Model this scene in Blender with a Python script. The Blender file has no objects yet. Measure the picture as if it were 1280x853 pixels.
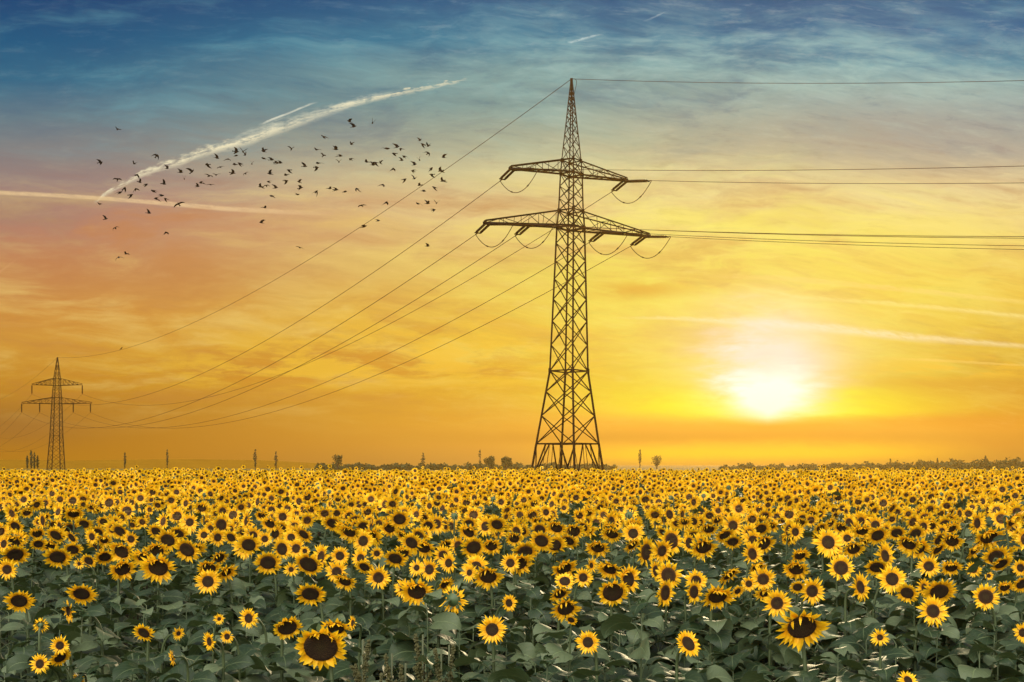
import bpy, math, random
import numpy as np
from mathutils import Vector, Matrix

# ------------------------------------------------------------------ basics
R = math.radians
scene = bpy.context.scene
COL = scene.collection
CAM_Z = 2.4
FOC = 1400.0            # focal length in pixels of the 1280 wide photograph
HX, HY = 640.0, 580.0   # principal column, horizon row


def at(px, py, d):
    return np.array([(px - HX) / FOC * d, d, CAM_Z + (HY - py) / FOC * d])


def s2l(c):
    c = c / 255.0
    return c / 12.92 if c <= 0.04045 else ((c + 0.055) / 1.055) ** 2.4


def srgb(r, g, b):
    return (s2l(r), s2l(g), s2l(b), 1.0)


def sstep(a, b, x):
    t = np.clip((x - a) / (b - a), 0, 1)
    return t * t * (3 - 2 * t)


def ground_z(x, y):
    """gentle rise of the field, then level land"""
    return 0.27 * sstep(18.0, 62.0, y) + 0.03 * np.sin(x * 0.31 + 1.0) * np.sin(y * 0.23)


# ------------------------------------------------------------------ mesh templates: V, F, ST (s, t, tint), M
class T:
    """a growing piece of mesh"""
    def __init__(self):
        self.V = []; self.F = []; self.S = []; self.M = []; self.n = 0

    def add(self, V, F, S=None, m=0):
        V = np.asarray(V, float).reshape(-1, 3)
        if S is None:
            S = np.zeros((len(V), 3))
        S = np.asarray(S, float).reshape(-1, 3)
        self.V.append(V); self.S.append(S)
        o = self.n
        self.F.extend(tuple(i + o for i in f) for f in F)
        if isinstance(m, int):
            self.M.extend([m] * len(F))
        else:
            self.M.extend(m)
        self.n += len(V)
        return self

    def arrays(self):
        V = np.concatenate(self.V); S = np.concatenate(self.S)
        L = np.fromiter((i for f in self.F for i in f), np.int32)
        C = np.fromiter((len(f) for f in self.F), np.int32)
        return V, S, L, C, np.array(self.M, np.int32)


class A:
    """numpy arrays of one template, quick to transform and join"""
    def __init__(self, t):
        self.V, self.S, self.L, self.C, self.M = t.arrays()


def build_arrays(name, pieces, mats, smooth=True):
    """pieces: list of (V, S, L, C, M)"""
    nV = np.array([len(p[0]) for p in pieces])
    off = np.concatenate([[0], np.cumsum(nV)[:-1]])
    V = np.concatenate([p[0] for p in pieces]); S = np.concatenate([p[1] for p in pieces])
    L = np.concatenate([p[2] + o for p, o in zip(pieces, off)]).astype(np.int32)
    C = np.concatenate([p[3] for p in pieces]).astype(np.int32)
    M = np.concatenate([p[4] for p in pieces]).astype(np.int32)
    me = bpy.data.meshes.new(name)
    me.vertices.add(len(V)); me.loops.add(len(L)); me.polygons.add(len(C))
    me.vertices.foreach_set('co', V.astype(np.float32).ravel())
    me.loops.foreach_set('vertex_index', L)
    st = np.concatenate([[0], np.cumsum(C)[:-1]]).astype(np.int32)
    me.polygons.foreach_set('loop_start', st)
    for m in mats:
        me.materials.append(m)
    me.polygons.foreach_set('material_index', M)
    me.polygons.foreach_set('use_smooth', np.full(len(C), smooth))
    at_ = me.attributes.new('st', 'FLOAT_VECTOR', 'POINT')
    at_.data.foreach_set('vector', S.astype(np.float32).ravel())
    me.update(calc_edges=True)
    return me


def mesh_of(name, t, mats, smooth=True):
    return build_arrays(name, [t.arrays()], mats, smooth)


def obj(name, me, parent=None, loc=None, mat=None):
    o = bpy.data.objects.new(name, me)
    COL.objects.link(o)
    if parent is not None:
        o.parent = parent
    if loc is not None:
        o.location = [float(v) for v in loc]
    if mat is not None:
        o.matrix_basis = mat
    return o


def thing(name, loc, label=None, cat=None, group=None):
    o = bpy.data.objects.new(name, None)
    COL.objects.link(o)
    o.empty_display_size = 0.2
    o.location = [float(v) for v in loc]
    tag(o, label, cat, group)
    return o


def tag(o, label=None, cat=None, group=None, kind=None):
    if label: o['label'] = label
    if cat: o['category'] = cat
    if group: o['group'] = group
    if kind: o['kind'] = kind
    return o


def copy_tree(o, parent=None):
    c = o.copy(); COL.objects.link(c)
    if parent is not None:
        c.parent = parent
    for ch in list(o.children):
        copy_tree(ch, c)
    return c


def frame_from(d):
    d = np.asarray(d, float); d = d / np.linalg.norm(d)
    up = np.array([0, 0, 1.0]) if abs(d[2]) < 0.95 else np.array([1.0, 0, 0])
    a = np.cross(up, d); a /= np.linalg.norm(a)
    return a, np.cross(d, a), d


def bar(t, p, q, w, h=None, m=0):
    """square steel bar from p to q"""
    h = h or w
    p = np.asarray(p, float); q = np.asarray(q, float)
    a, b, d = frame_from(q - p)
    V = []
    for e in (p, q):
        for sx, sy in ((-1, -1), (1, -1), (1, 1), (-1, 1)):
            V.append(e + a * sx * w / 2 + b * sy * h / 2)
    F = [(0, 1, 2, 3), (7, 6, 5, 4)] + [(i, i + 4, (i + 1) % 4 + 4, (i + 1) % 4) for i in range(4)]
    t.add(V, F, None, m)


def tube(t, pts, rad, sides=6, m=0, tint=0.5, cap=True):
    pts = np.asarray(pts, float)
    n = len(pts)
    rad = np.full(n, rad) if np.isscalar(rad) else np.asarray(rad, float)
    tan = np.gradient(pts, axis=0)
    tan /= np.linalg.norm(tan, axis=1)[:, None] + 1e-9
    ref = np.array([1.0, 0, 0]) if abs(tan[0][0]) < 0.8 else np.array([0, 1.0, 0])
    a = np.cross(tan[0], ref); a /= np.linalg.norm(a)
    V = []; S = []
    for i in range(n):
        a = a - tan[i] * np.dot(a, tan[i]); a /= np.linalg.norm(a) + 1e-9
        b = np.cross(tan[i], a)
        for k in range(sides):
            th = 2 * math.pi * k / sides
            V.append(pts[i] + (a * math.cos(th) + b * math.sin(th)) * rad[i])
            S.append((i / max(1, n - 1), k / sides, tint))
    F = []
    for i in range(n - 1):
        for k in range(sides):
            k2 = (k + 1) % sides
            F.append((i * sides + k, i * sides + k2, (i + 1) * sides + k2, (i + 1) * sides + k))
    if cap:
        F.append(tuple(range(sides - 1, -1, -1)))
        F.append(tuple((n - 1) * sides + k for k in range(sides)))
    t.add(V, F, S, m)


def bez(p0, p1, p2, p3, n):
    s = np.linspace(0, 1, n)[:, None]
    return (1 - s) ** 3 * p0 + 3 * (1 - s) ** 2 * s * p1 + 3 * (1 - s) * s * s * p2 + s ** 3 * p3


# ------------------------------------------------------------------ node helper
class NG:
    def __init__(self, tree):
        self.t = tree; self.n = tree.nodes; self.l = tree.links

    def new(self, typ, **kw):
        nd = self.n.new(typ)
        for k, v in kw.items():
            setattr(nd, k, v)
        return nd

    def put(self, sock, v):
        if isinstance(v, S_): v = v.s
        if isinstance(v, bpy.types.NodeSocket):
            self.l.new(v, sock)
        elif isinstance(v, (int, float)):
            try:
                sock.default_value = v
            except TypeError:
                sock.default_value = (v, v, v, 1.0)[:len(sock.default_value)]
        else:
            v = tuple(v)
            sock.default_value = v[:len(sock.default_value)]

    def math(self, op, a, b=None, c=None, clamp=False):
        nd = self.new('ShaderNodeMath', operation=op, use_clamp=clamp)
        self.put(nd.inputs[0], a)
        if b is not None: self.put(nd.inputs[1], b)
        if c is not None: self.put(nd.inputs[2], c)
        return S_(self, nd.outputs[0])

    def smooth(self, a, b, x):
        nd = self.new('ShaderNodeMapRange', interpolation_type='SMOOTHSTEP')
        self.put(nd.inputs['Value'], x)
        nd.inputs['From Min'].default_value = a; nd.inputs['From Max'].default_value = b
        nd.inputs['To Min'].default_value = 0; nd.inputs['To Max'].default_value = 1
        return S_(self, nd.outputs['Result'])

    def mix(self, fac, a, b, blend='MIX'):
        nd = self.new('ShaderNodeMix', data_type='RGBA', blend_type=blend)
        nd.clamp_result = False
        self.put(nd.inputs[0], fac); self.put(nd.inputs[6], a); self.put(nd.inputs[7], b)
        return S_(self, nd.outputs[2])

    def ramp(self, fac, stops, interp='LINEAR'):
        nd = self.new('ShaderNodeValToRGB')
        cr = nd.color_ramp; cr.interpolation = interp
        while len(cr.elements) > 1:
            cr.elements.remove(cr.elements[-1])
        cr.elements[0].position = stops[0][0]; cr.elements[0].color = stops[0][1]
        for p, c in stops[1:]:
            e = cr.elements.new(p); e.color = c
        self.put(nd.inputs[0], fac)
        return S_(self, nd.outputs[0])

    def comb(self, x, y, z=0.0):
        nd = self.new('ShaderNodeCombineXYZ')
        for i, v in enumerate((x, y, z)): self.put(nd.inputs[i], v)
        return S_(self, nd.outputs[0])

    def sep(self, v):
        nd = self.new('ShaderNodeSeparateXYZ'); self.put(nd.inputs[0], v)
        return [S_(self, o) for o in nd.outputs]

    def sepc(self, v):
        nd = self.new('ShaderNodeSeparateColor'); self.put(nd.inputs[0], v)
        return [S_(self, o) for o in nd.outputs]

    def noise(self, vec, scale=1.0, detail=4.0, rough=0.5, dist=0.0):
        nd = self.new('ShaderNodeTexNoise')
        self.put(nd.inputs['Vector'], vec)
        nd.inputs['Scale'].default_value = scale; nd.inputs['Detail'].default_value = detail
        nd.inputs['Roughness'].default_value = rough; nd.inputs['Distortion'].default_value = dist
        return S_(self, nd.outputs[0])


class S_:
    def __init__(self, g, s): self.g = g; self.s = s
    def __add__(self, o): return self.g.math('ADD', self, o)
    def __radd__(self, o): return self.g.math('ADD', o, self)
    def __sub__(self, o): return self.g.math('SUBTRACT', self, o)
    def __rsub__(self, o): return self.g.math('SUBTRACT', o, self)
    def __mul__(self, o): return self.g.math('MULTIPLY', self, o)
    def __rmul__(self, o): return self.g.math('MULTIPLY', o, self)
    def __truediv__(self, o): return self.g.math('DIVIDE', self, o)
    def __pow__(self, o): return self.g.math('POWER', self, o)
    def abs(self): return self.g.math('ABSOLUTE', self)
    def exp(self): return self.g.math('EXPONENT', self)
    def clamp(self): return self.g.math('ADD', self, 0.0, clamp=True)


def material(name):
    m = bpy.data.materials.new(name)
    m.use_nodes = True
    g = NG(m.node_tree)
    b = [n for n in g.n if n.type == 'BSDF_PRINCIPLED'][0]
    out = [n for n in g.n if n.type == 'OUTPUT_MATERIAL'][0]
    return m, g, b, out


def simple_mat(name, col, rough=0.6, metal=0.0, var=0.25, scale=6.0):
    m, g, b, out = material(name)
    tc = g.new('ShaderNodeTexCoord')
    n = g.noise(tc.outputs['Object'], scale, 5, 0.6)
    lo = tuple(c * (1 - var) for c in col[:3]) + (1,); hi = tuple(min(1, c * (1 + var)) for c in col[:3]) + (1,)
    g.put(b.inputs['Base Color'], g.mix(n, lo, hi))
    b.inputs['Roughness'].default_value = rough; b.inputs['Metallic'].default_value = metal
    b.inputs['Specular IOR Level'].default_value = 0.06
    return m


def st_attr(g):
    a = g.new('ShaderNodeAttribute', attribute_name='st')
    return g.sep(a.outputs['Vector'])


# ------------------------------------------------------------------ materials
def petal_material():
    m, g, b, out = material('petal_yellow')
    s, t, tint = st_attr(g)
    tc = g.new('ShaderNodeTexCoord')
    base = g.ramp(s, [(0.0, (0.70, 0.28, 0.004, 1)), (0.22, (0.88, 0.46, 0.006, 1)), (0.55, (0.92, 0.565, 0.010, 1)), (1.0, (0.92, 0.60, 0.016, 1))])
    stripe = g.math('SINE', t * 26.0) * 0.5 + 0.5
    base = g.mix(stripe * 0.16, base, (0.60, 0.24, 0.006, 1))
    base = g.mix(tint * 0.4, base, (0.86, 0.40, 0.008, 1))
    g.put(b.inputs['Base Color'], base)
    b.inputs['Roughness'].default_value = 0.55
    b.inputs['Specular IOR Level'].default_value = 0.3
    tr = g.new('ShaderNodeBsdfTranslucent'); g.put(tr.inputs['Color'], g.mix(0.5, base, (0.95, 0.66, 0.01, 1)))
    mx = g.new('ShaderNodeMixShader'); mx.inputs[0].default_value = 0.34
    g.l.new(b.outputs[0], mx.inputs[1]); g.l.new(tr.outputs[0], mx.inputs[2]); g.l.new(mx.outputs[0], out.inputs[0])
    return m


def disc_material():
    m, g, b, out = material('seed_disc_brown')
    s, t, tint = st_attr(g)
    tc = g.new('ShaderNodeTexCoord')
    vo = g.new('ShaderNodeTexVoronoi'); g.put(vo.inputs['Vector'], tc.outputs['Object']); vo.inputs['Scale'].default_value = 30
    v = S_(g, vo.outputs['Distance'])
    young = g.ramp(s, [(0.0, (0.050, 0.036, 0.010, 1)), (0.35, (0.060, 0.030, 0.009, 1)), (0.55, (0.028, 0.010, 0.004, 1)), (0.80, (0.055, 0.018, 0.005, 1)), (0.93, (0.14, 0.055, 0.008, 1)), (1.0, (0.20, 0.09, 0.008, 1))])
    ripe = g.ramp(s, [(0.0, (0.052, 0.040, 0.012, 1)), (0.45, (0.040, 0.021, 0.007, 1)), (0.9, (0.032, 0.013, 0.005, 1)), (1.0, (0.09, 0.04, 0.006, 1))])
    c = g.mix(tint, ripe, young)
    c = g.mix(g.smooth(0.25, 0.8, v) * 0.45, c, (0.10, 0.050, 0.012, 1))
    n = g.noise(tc.outputs['Object'], 6, 5, .65)
    c = g.mix(g.smooth(0.5, 0.75, n) * 0.35, c, (0.012, 0.006, 0.003, 1))
    g.put(b.inputs['Base Color'], c); b.inputs['Roughness'].default_value = 0.8
    b.inputs['Specular IOR Level'].default_value = 0.25
    bp = g.new('ShaderNodeBump'); bp.inputs['Strength'].default_value = 0.9; bp.inputs['Distance'].default_value = 0.02
    g.put(bp.inputs['Height'], v); g.l.new(bp.outputs[0], b.inputs['Normal'])
    return m


def leaf_material():
    m, g, b, out = material('sunflower_leaf')
    s, t, tint = st_attr(g)
    tc = g.new('ShaderNodeTexCoord')
    geo = g.new('ShaderNodeNewGeometry')
    n = g.noise(geo.outputs['Position'], 9, 5, 0.6)
    c = g.mix(n, (0.005, 0.014, 0.004, 1), (0.017, 0.035, 0.010, 1))
    c = g.mix(g.smooth(.45, 1.0, tint) * 0.85, c, (0.080, 0.104, 0.050, 1))
    at_ = t.abs()
    mid = 1.0 - g.smooth(0.015, 0.06, at_)
    side = g.math('FRACT', s * 5.0 - at_ * 2.2)
    sv = (1.0 - g.smooth(0.0, 0.10, side)) * g.smooth(0.02, 0.1, at_)
    vein = g.math('MAXIMUM', mid, sv * 0.55)
    c = g.mix(vein * 0.6, c, (0.13, 0.17, 0.075, 1))
    blot = g.smooth(0.60, 0.74, g.noise(geo.outputs['Position'], 23, 4, 0.6))
    c = g.mix(blot * 0.35, c, (0.13, 0.12, 0.05, 1))
    c = g.mix(S_(g, geo.outputs['Backfacing']) * 0.5, c, (0.085, 0.12, 0.060, 1))
    g.put(b.inputs['Base Color'], c)
    b.inputs['Roughness'].default_value = 0.54
    b.inputs['Specular IOR Level'].default_value = 0.30
    bp = g.new('ShaderNodeBump'); bp.inputs['Strength'].default_value = 0.55; bp.inputs['Distance'].default_value = 0.006
    g.put(bp.inputs['Height'], n * 0.6 - vein * 0.8); g.l.new(bp.outputs[0], b.inputs['Normal'])
    tr = g.new('ShaderNodeBsdfTranslucent'); g.put(tr.inputs['Color'], g.mix(0.5, c, (0.10, 0.15, 0.02, 1)))
    mx = g.new('ShaderNodeMixShader'); mx.inputs[0].default_value = 0.13
    g.l.new(b.outputs[0], mx.inputs[1]); g.l.new(tr.outputs[0], mx.inputs[2]); g.l.new(mx.outputs[0], out.inputs[0])
    return m


def stem_material(name='sunflower_stem', c0=(0.030, 0.048, 0.014, 1), c1=(0.065, 0.085, 0.027, 1)):
    m, g, b, out = material(name)
    geo = g.new('ShaderNodeNewGeometry')
    n = g.noise(geo.outputs['Position'], 30, 4, 0.6)
    g.put(b.inputs['Base Color'], g.mix(n, c0, c1)); b.inputs['Roughness'].default_value = 0.6
    return m


M_PETAL = petal_material(); M_DISC = disc_material(); M_LEAF = leaf_material(); M_STEM = stem_material()
M_BRACT = stem_material('sunflower_bract', (0.028, 0.055, 0.014, 1), (0.055, 0.088, 0.027, 1))
M_STEEL = simple_mat('weathered_steel', (0.006, 0.0022, 0.002), 0.75, 0.0, 0.35, 3.0)
M_FARSTEEL = M_STEEL
M_CERAMIC = simple_mat('insulator_ceramic', (0.010, 0.005, 0.006), 0.5, 0.0, 0.2, 8.0)
M_WIRE = simple_mat('aluminium_cable', (0.03, 0.011, 0.005), 0.6, 0.0, 0.2, 2.0)
M_BIRD = simple_mat('bird_feather', (0.010, 0.009, 0.010), 0.7, 0.0, 0.35, 12.0)
M_TREE = simple_mat('far_foliage', (0.040, 0.050, 0.022), 0.8, 0.0, 0.5, 0.8)
M_TRUNK = simple_mat('far_bark', (0.06, 0.045, 0.035), 0.85, 0.0, 0.3, 2.0)
M_WEED = stem_material('weed_green', (0.025, 0.034, 0.008, 1), (0.05, 0.055, 0.014, 1))
M_SPIKE = stem_material('weed_seed', (0.028, 0.033, 0.008, 1), (0.075, 0.062, 0.014, 1))

# ------------------------------------------------------------------ sunflower pieces
def petal_piece(t, rng, phi, r0, length, width, elev, curl, nseg, tint, m=0, side=0.0):
    """one ray petal rooted on the disc rim; head frame: face is +Z, top is +Y"""
    er = np.array([math.cos(phi), math.sin(phi), 0.0]); ez = np.array([0, 0, 1.0])
    et = np.array([-math.sin(phi), math.cos(phi), 0.0])
    pos = er * r0; ang = elev
    V = []; S = []
    prof = {2: [0.6, 1.0], 3: [0.5, 1.0, 0.66], 4: [0.50, 1.0, 0.92, 0.50]}[nseg]
    step = length / nseg
    roll = rng.uniform(-0.5, 0.5)
    for i in range(nseg + 1):
        d = er * math.cos(ang) + ez * math.sin(ang)
        nrm = -er * math.sin(ang) + ez * math.cos(ang)
        tw = et * math.cos(roll * i / nseg) + nrm * math.sin(roll * i / nseg)
        w = (prof[i] if i < nseg else 0.0) * width / 2
        if i < nseg:
            cup = w * 0.35
            V += [pos - tw * w + nrm * cup, pos + 0 * nrm, pos + tw * w + nrm * cup]
            S += [(i / nseg, -1, tint), (i / nseg, 0, tint), (i / nseg, 1, tint)]
        else:
            V.append(pos); S.append((1, 0, tint))
        ang += curl / nseg
        pos = pos + d * step + et * side * step
    F = []
    for i in range(nseg - 1):
        a = i * 3
        F += [(a, a + 1, a + 4, a + 3), (a + 1, a + 2, a + 5, a + 4)]
    a = (nseg - 1) * 3; k = nseg * 3
    F += [(a, a + 1, k), (a + 1, a + 2, k)]
    t.add(V, F, S, m)


def head_piece(seed, disc=0.5, lod=0, folds=2, messy=0.25, open_=0.1, young=0.5, tint=None):
    """unit radius sunflower head -> (bracts, petals, disc) templates"""
    rng = random.Random(seed)
    tint = rng.random() if tint is None else tint
    P = T(); D = T(); B = T()
    nseg = [4, 3, 2][lod] if lod < 3 else 2
    layers = {0: [(25, 1.0, 0.0), (22, 0.93, 0.14)], 1: [(20, 1.0, 0.0), (16, 0.92, 0.14)], 2: [(14, 1.0, 0.0), (8, .9, 0.2)], 3: [(11, 1.0, 0.0)]}[lod]
    for n, lf, el in layers:
        ph0 = rng.random() * 6.28
        for i in range(n):
            if rng.random() < 0.04: continue
            phi = ph0 + (i + rng.uniform(-0.32, 0.32)) * 2 * math.pi / n
            ln = (1 - disc * 0.94) * lf * rng.uniform(0.74, 1.18)
            wd = 2 * math.pi * (disc + 0.22) / n * rng.uniform(0.78, 1.15) * (1.35 if lod >= 2 else 1.0)
            top = math.sin(phi)
            e = open_ + el + rng.gauss(0, messy) + max(0, top) * messy * 0.8
            petal_piece(P, rng, phi, disc * 0.94, ln, wd, e, rng.uniform(-0.7, 0.35), nseg, min(1, max(0, tint + rng.uniform(-.25, .25))), 0, rng.uniform(-.22, .22))
    for i in range(folds if lod < 3 else 0):
        phi = math.pi / 2 + rng.uniform(-1.0, 1.0)
        petal_piece(P, rng, phi, disc * 0.98, (1 - disc * .9) * rng.uniform(.5, .85), 0.11, rng.uniform(1.2, 1.9), rng.uniform(0.5, 1.2), nseg, tint, 0, rng.uniform(-.5, .5))
    ns = [26, 16, 9, 7][lod]
    rings = [0.25, 0.5, 0.72, 0.9, 1.0] if lod == 0 else ([0.4, 0.75, 1.0] if lod == 1 else [1.0])
    V = [(0, 0, 0.10 * disc)]; S = [(0, 0, young)]
    for r in rings:
        z = disc * (0.10 + 0.17 * r ** 2 - 0.17 * max(0, (r - 0.72) / 0.28) ** 2) if lod < 2 else 0.05 * disc
        for k in range(ns):
            a = 2 * math.pi * k / ns
            V.append((disc * r * math.cos(a), disc * r * math.sin(a), z)); S.append((r, k / ns, young))
    F = [(0, 1 + k, 1 + (k + 1) % ns) for k in range(ns)]
    for j in range(len(rings) - 1):
        o = 1 + j * ns
        F += [(o + k, o + ns + k, o + ns + (k + 1) % ns, o + (k + 1) % ns) for k in range(ns)]
    D.add(V, F, S, 0)
    # green back bowl and bracts
    nb = [18, 12, 7, 5][lod]
    V = [(0, 0, -0.30)]; S = [(0, 0, .5)]
    for r, z in ((0.5, -0.22), (1.04, -0.02)) if lod < 2 else ((1.04, -0.02),):
        for k in range(nb):
            a = 2 * math.pi * k / nb
            V.append((disc * r * math.cos(a), disc * r * math.sin(a), z)); S.append((r, 0, .5))
    F = [(0, 1 + (k + 1) % nb, 1 + k) for k in range(nb)]
    if lod < 2:
        F += [(1 + k, 1 + (k + 1) % nb, 1 + nb + (k + 1) % nb, 1 + nb + k) for k in range(nb)]
    B.add(V, F, S, 0)
    if lod < 2:
        for k in range(nb):
            a = 2 * math.pi * (k + rng.uniform(-.3, .3)) / nb
            petal_piece(B, rng, a, disc * 0.98, rng.uniform(0.22, 0.36), 0.2, rng.uniform(-0.5, 0.1), rng.uniform(-1.0, 0.2), 2, .5)
    return B, P, D


def leaf_piece(seed, lod=0, tint=None):
    """unit long heart shaped leaf with its stalk; grows from the origin along +X"""
    rng = random.Random(seed)
    tint = rng.random() if tint is None else tint
    t = T()
    pl = rng.uniform(0.35, 0.55); rise = R(rng.uniform(20, 50))
    p3 = np.array([pl * math.cos(rise * .8), 0, pl * math.sin(rise * .8)])
    pts = bez(np.zeros(3), np.array([pl * .4 * math.cos(rise), 0, pl * .4 * math.sin(rise) * 1.3]), p3 - np.array([pl * .3, 0, -.02]), p3, 5 if lod == 0 else 3)
    tube(t, pts, np.linspace(.026, .016, len(pts)), 4 if lod == 0 else 3, 1, cap=False)
    ns = {0: 9, 1: 5, 2: 3}[lod]
    cols = {0: [-1, -.55, 0, .55, 1], 1: [-1, 0, 1], 2: [-1, 0, 1]}[lod]
    prof = [(0.0, .30), (.10, .46), (.25, .52), (.42, .47), (.58, .38), (.74, .26), (.88, .13), (1.0, 0.0)]
    px = [p[0] for p in prof]; pw = [p[1] for p in prof]
    ang = R(rng.uniform(-10, 25)); droop = R(rng.uniform(45, 115)); twist = rng.uniform(-.6, .6); wid = rng.uniform(.8, 1.05)
    fold = rng.uniform(.05, .4); ph = rng.random() * 6; wav = rng.uniform(.02, .05); roll0 = rng.uniform(-.5, .5)
    pos = p3.copy(); V = []; S = []
    for i in range(ns + 1):
        s = i / ns
        w = np.interp(s, px, pw) * wid
        if i == ns: w = 0.012
        d = np.array([math.cos(ang), 0, math.sin(ang)]); nrm = np.array([-math.sin(ang), 0, math.cos(ang)])
        rl = roll0 + twist * s
        ey = np.array([0, math.cos(rl), 0]) + nrm * math.sin(rl)
        nn = nrm * math.cos(rl) - np.array([0, math.sin(rl), 0])
        for c in cols:
            back = -0.16 * abs(c) ** 1.5 * (1 - s) ** 4
            jag = 1 + (rng.uniform(-.09, .09) if abs(c) == 1 else 0)
            V.append(pos + ey * c * w * jag + nn * (abs(c) * w * fold * (1 - .9 * abs(c) ** 2 * .6) + wav * abs(c) * math.sin(ph + s * 9 + c * 2)) + d * back)
            S.append((s, c, tint))
        pos = pos + d / ns
        ang -= droop / ns * (0.5 + s)
    k = len(cols); F = []
    for i in range(ns):
        for j in range(k - 1):
            a = i * k + j
            F.append((a, a + 1, a + k + 1, a + k)[::-1])
    t.add(V, F, S, 0)
    return t


def facing(yaw, pitch):
    z = np.array([math.sin(yaw) * math.cos(pitch), -math.cos(yaw) * math.cos(pitch), math.sin(pitch)])
    x = np.cross(np.array([0, 0, 1.0]), z); x /= np.linalg.norm(x)
    y = np.cross(z, x)
    return np.stack([x, y, z], 1)      # columns


def stem_points(head, Rm, hr, base, n=9):
    """stem path: straight up from base (0,0,0 local), hooking into the back of the head"""
    z = Rm[:, 2]
    H = head - z * hr * 0.28
    hk = max(0.05, hr * 0.9)
    p0 = np.array([base[0] * .7 + H[0] * .3 - z[0] * .03, base[1] * .7 + H[1] * .3 - z[1] * .03, H[2] - hk * 2.6])
    top = bez(p0, p0 + np.array([0, 0, hk * 1.9]), H - z * hk, H, n)
    low = [base + (p0 - base) * s for s in (0, .33, .66)]
    return np.concatenate([np.array(low), top])


# ------------------------------------------------------------------ sunflowers seen one by one
# x, y, width in pixels of the photograph; look: n(ormal) d(roop) u(p) l(eft) r(ight) b(ack), f = petals folded over the disc
HEADS = """
24 751 34 d;102 742 35 d;86 764 28 l;51 782 19 bl;75 807 25 n;75 822 26 d;50 830 27 n;180 791 27 d;223 792 17 n;216 822 20 l;262 802 24 l;
284 796 18 n;311 773 28 n;274 774 15 n;99 849 18 d;260 727 34 n;198 709 42 df;261 710 30 df;283 715 30 rdf;153 711 33 df;9 712 28 n;19 693 34 d;72 696 34 d;
111 701 20 d;99 705 15 n;131 696 26 d;180 697 30 df;152 689 34 df;234 687 34 d;311 681 30 d;210 675 30 d;196 688 30 df;91 687 24 d;274 697 24 df;70 669 26 d;
196 665 25 d;150 664 26 d;164 674 22 n;115 671 22 n;130 675 22 df;62 682 25 df;48 680 20 d;5 680 24 n;24 670 25 d;90 672 20 d;272 672 22 r;289 672 21 d;
255 669 20 n;236 657 26 n;105 655 26 d;88 661 24 d;
335 703 34 d;386 705 34 d;364 712 20 n;381 689 14 n;388 742 38 d;425 695 26 n;421 715 30 n;431 726 30 df;473 722 32 n;451 698 25 n;471 692 18 n;456 709 25 d;
494 698 30 d;504 691 24 df;521 710 24 n;537 712 28 n;505 736 26 n;521 739 40 df;556 730 24 rdf;561 704 24 n;566 750 36 b;595 709 34 n;610 720 38 df;587 716 24 n;
636 754 22 r;638 704 26 n;615 787 38 n;359 784 35 df;420 785 36 df;401 808 62 df;441 779 18 l;442 673 30 d;465 672 26 d;529 684 32 df;525 671 28 d;546 655 28 n;
592 684 32 d;614 682 26 df;586 665 26 df;607 658 26 n;364 672 23 n;380 668 24 d;331 674 20 n;351 661 24 d;416 654 26 d;431 660 24 df;487 660 24 df;
649 704 34 df;656 690 34 d;677 676 30 d;647 660 30 d;675 662 24 d;711 676 25 d;717 664 28 df;747 684 30 df;705 710 34 df;739 707 20 n;729 722 26 n;706 727 26 u;
762 711 32 df;785 724 36 rf;766 740 38 df;700 742 28 df;707 760 38 rdf;714 775 15 d;735 803 32 n;860 805 34 ru;821 714 25 l;836 719 34 n;831 741 34 r;870 726 30 n;
867 740 28 r;897 745 42 df;911 718 32 rdf;936 730 20 n;946 709 26 rdf;954 724 34 n;955 742 24 df;922 739 18 d;807 690 36 r;839 676 34 r;790 681 25 rdf;876 684 34 r;
862 679 24 l;941 675 26 n;916 677 24 d;916 657 30 n;951 661 25 d;886 661 24 df;765 667 28 df;
1002 783 64 df;971 754 38 r;1015 739 36 n;997 734 20 d;995 711 32 df;1051 710 34 n;1075 734 36 r;1096 709 30 d;1115 724 38 n;1106 695 34 n;1134 741 28 d;1174 739 40 d;
1155 735 24 n;1166 764 40 n;1100 797 24 n;1232 746 34 n;1256 734 22 df;1279 791 24 l;1135 851 28 u;1161 708 30 n;1189 709 26 df;1217 712 20 l;1236 720 12 n;1245 696 34 d;
1217 688 25 rdf;1035 678 40 n;1067 686 28 df;1059 673 22 n;1146 684 34 df;1172 687 25 rd;1097 669 28 d;1000 694 25 df;994 665 25 n;1190 676 28 df;1236 671 38 df;1076 652 26 n;
1121 666 24 d;1275 677 25 d;1276 710 22 l;1277 730 25 d;961 724 24 n;1181 656 24 d
"""
rng = random.Random(7)
HV = {}      # head variants, lod 0
def head_variant(disc, folds, young):
    key = (round(disc, 1), folds, young > .5, rng.randrange(3))
    if key not in HV:
        b, p, d = head_piece(1000 + len(HV), key[0], 0, folds * 4, 0.2 + .2 * folds, 0.10 + .16 * folds, young)
        HV[key] = (mesh_of('flower_head', b, [M_BRACT]), mesh_of('ray_petals', p, [M_PETAL]), mesh_of('seed_disc', d, [M_DISC]))
    return HV[key]


LV = [mesh_of('leaf', leaf_piece(50 + i, 0), [M_LEAF, M_STEM]) for i in range(14)]


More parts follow.
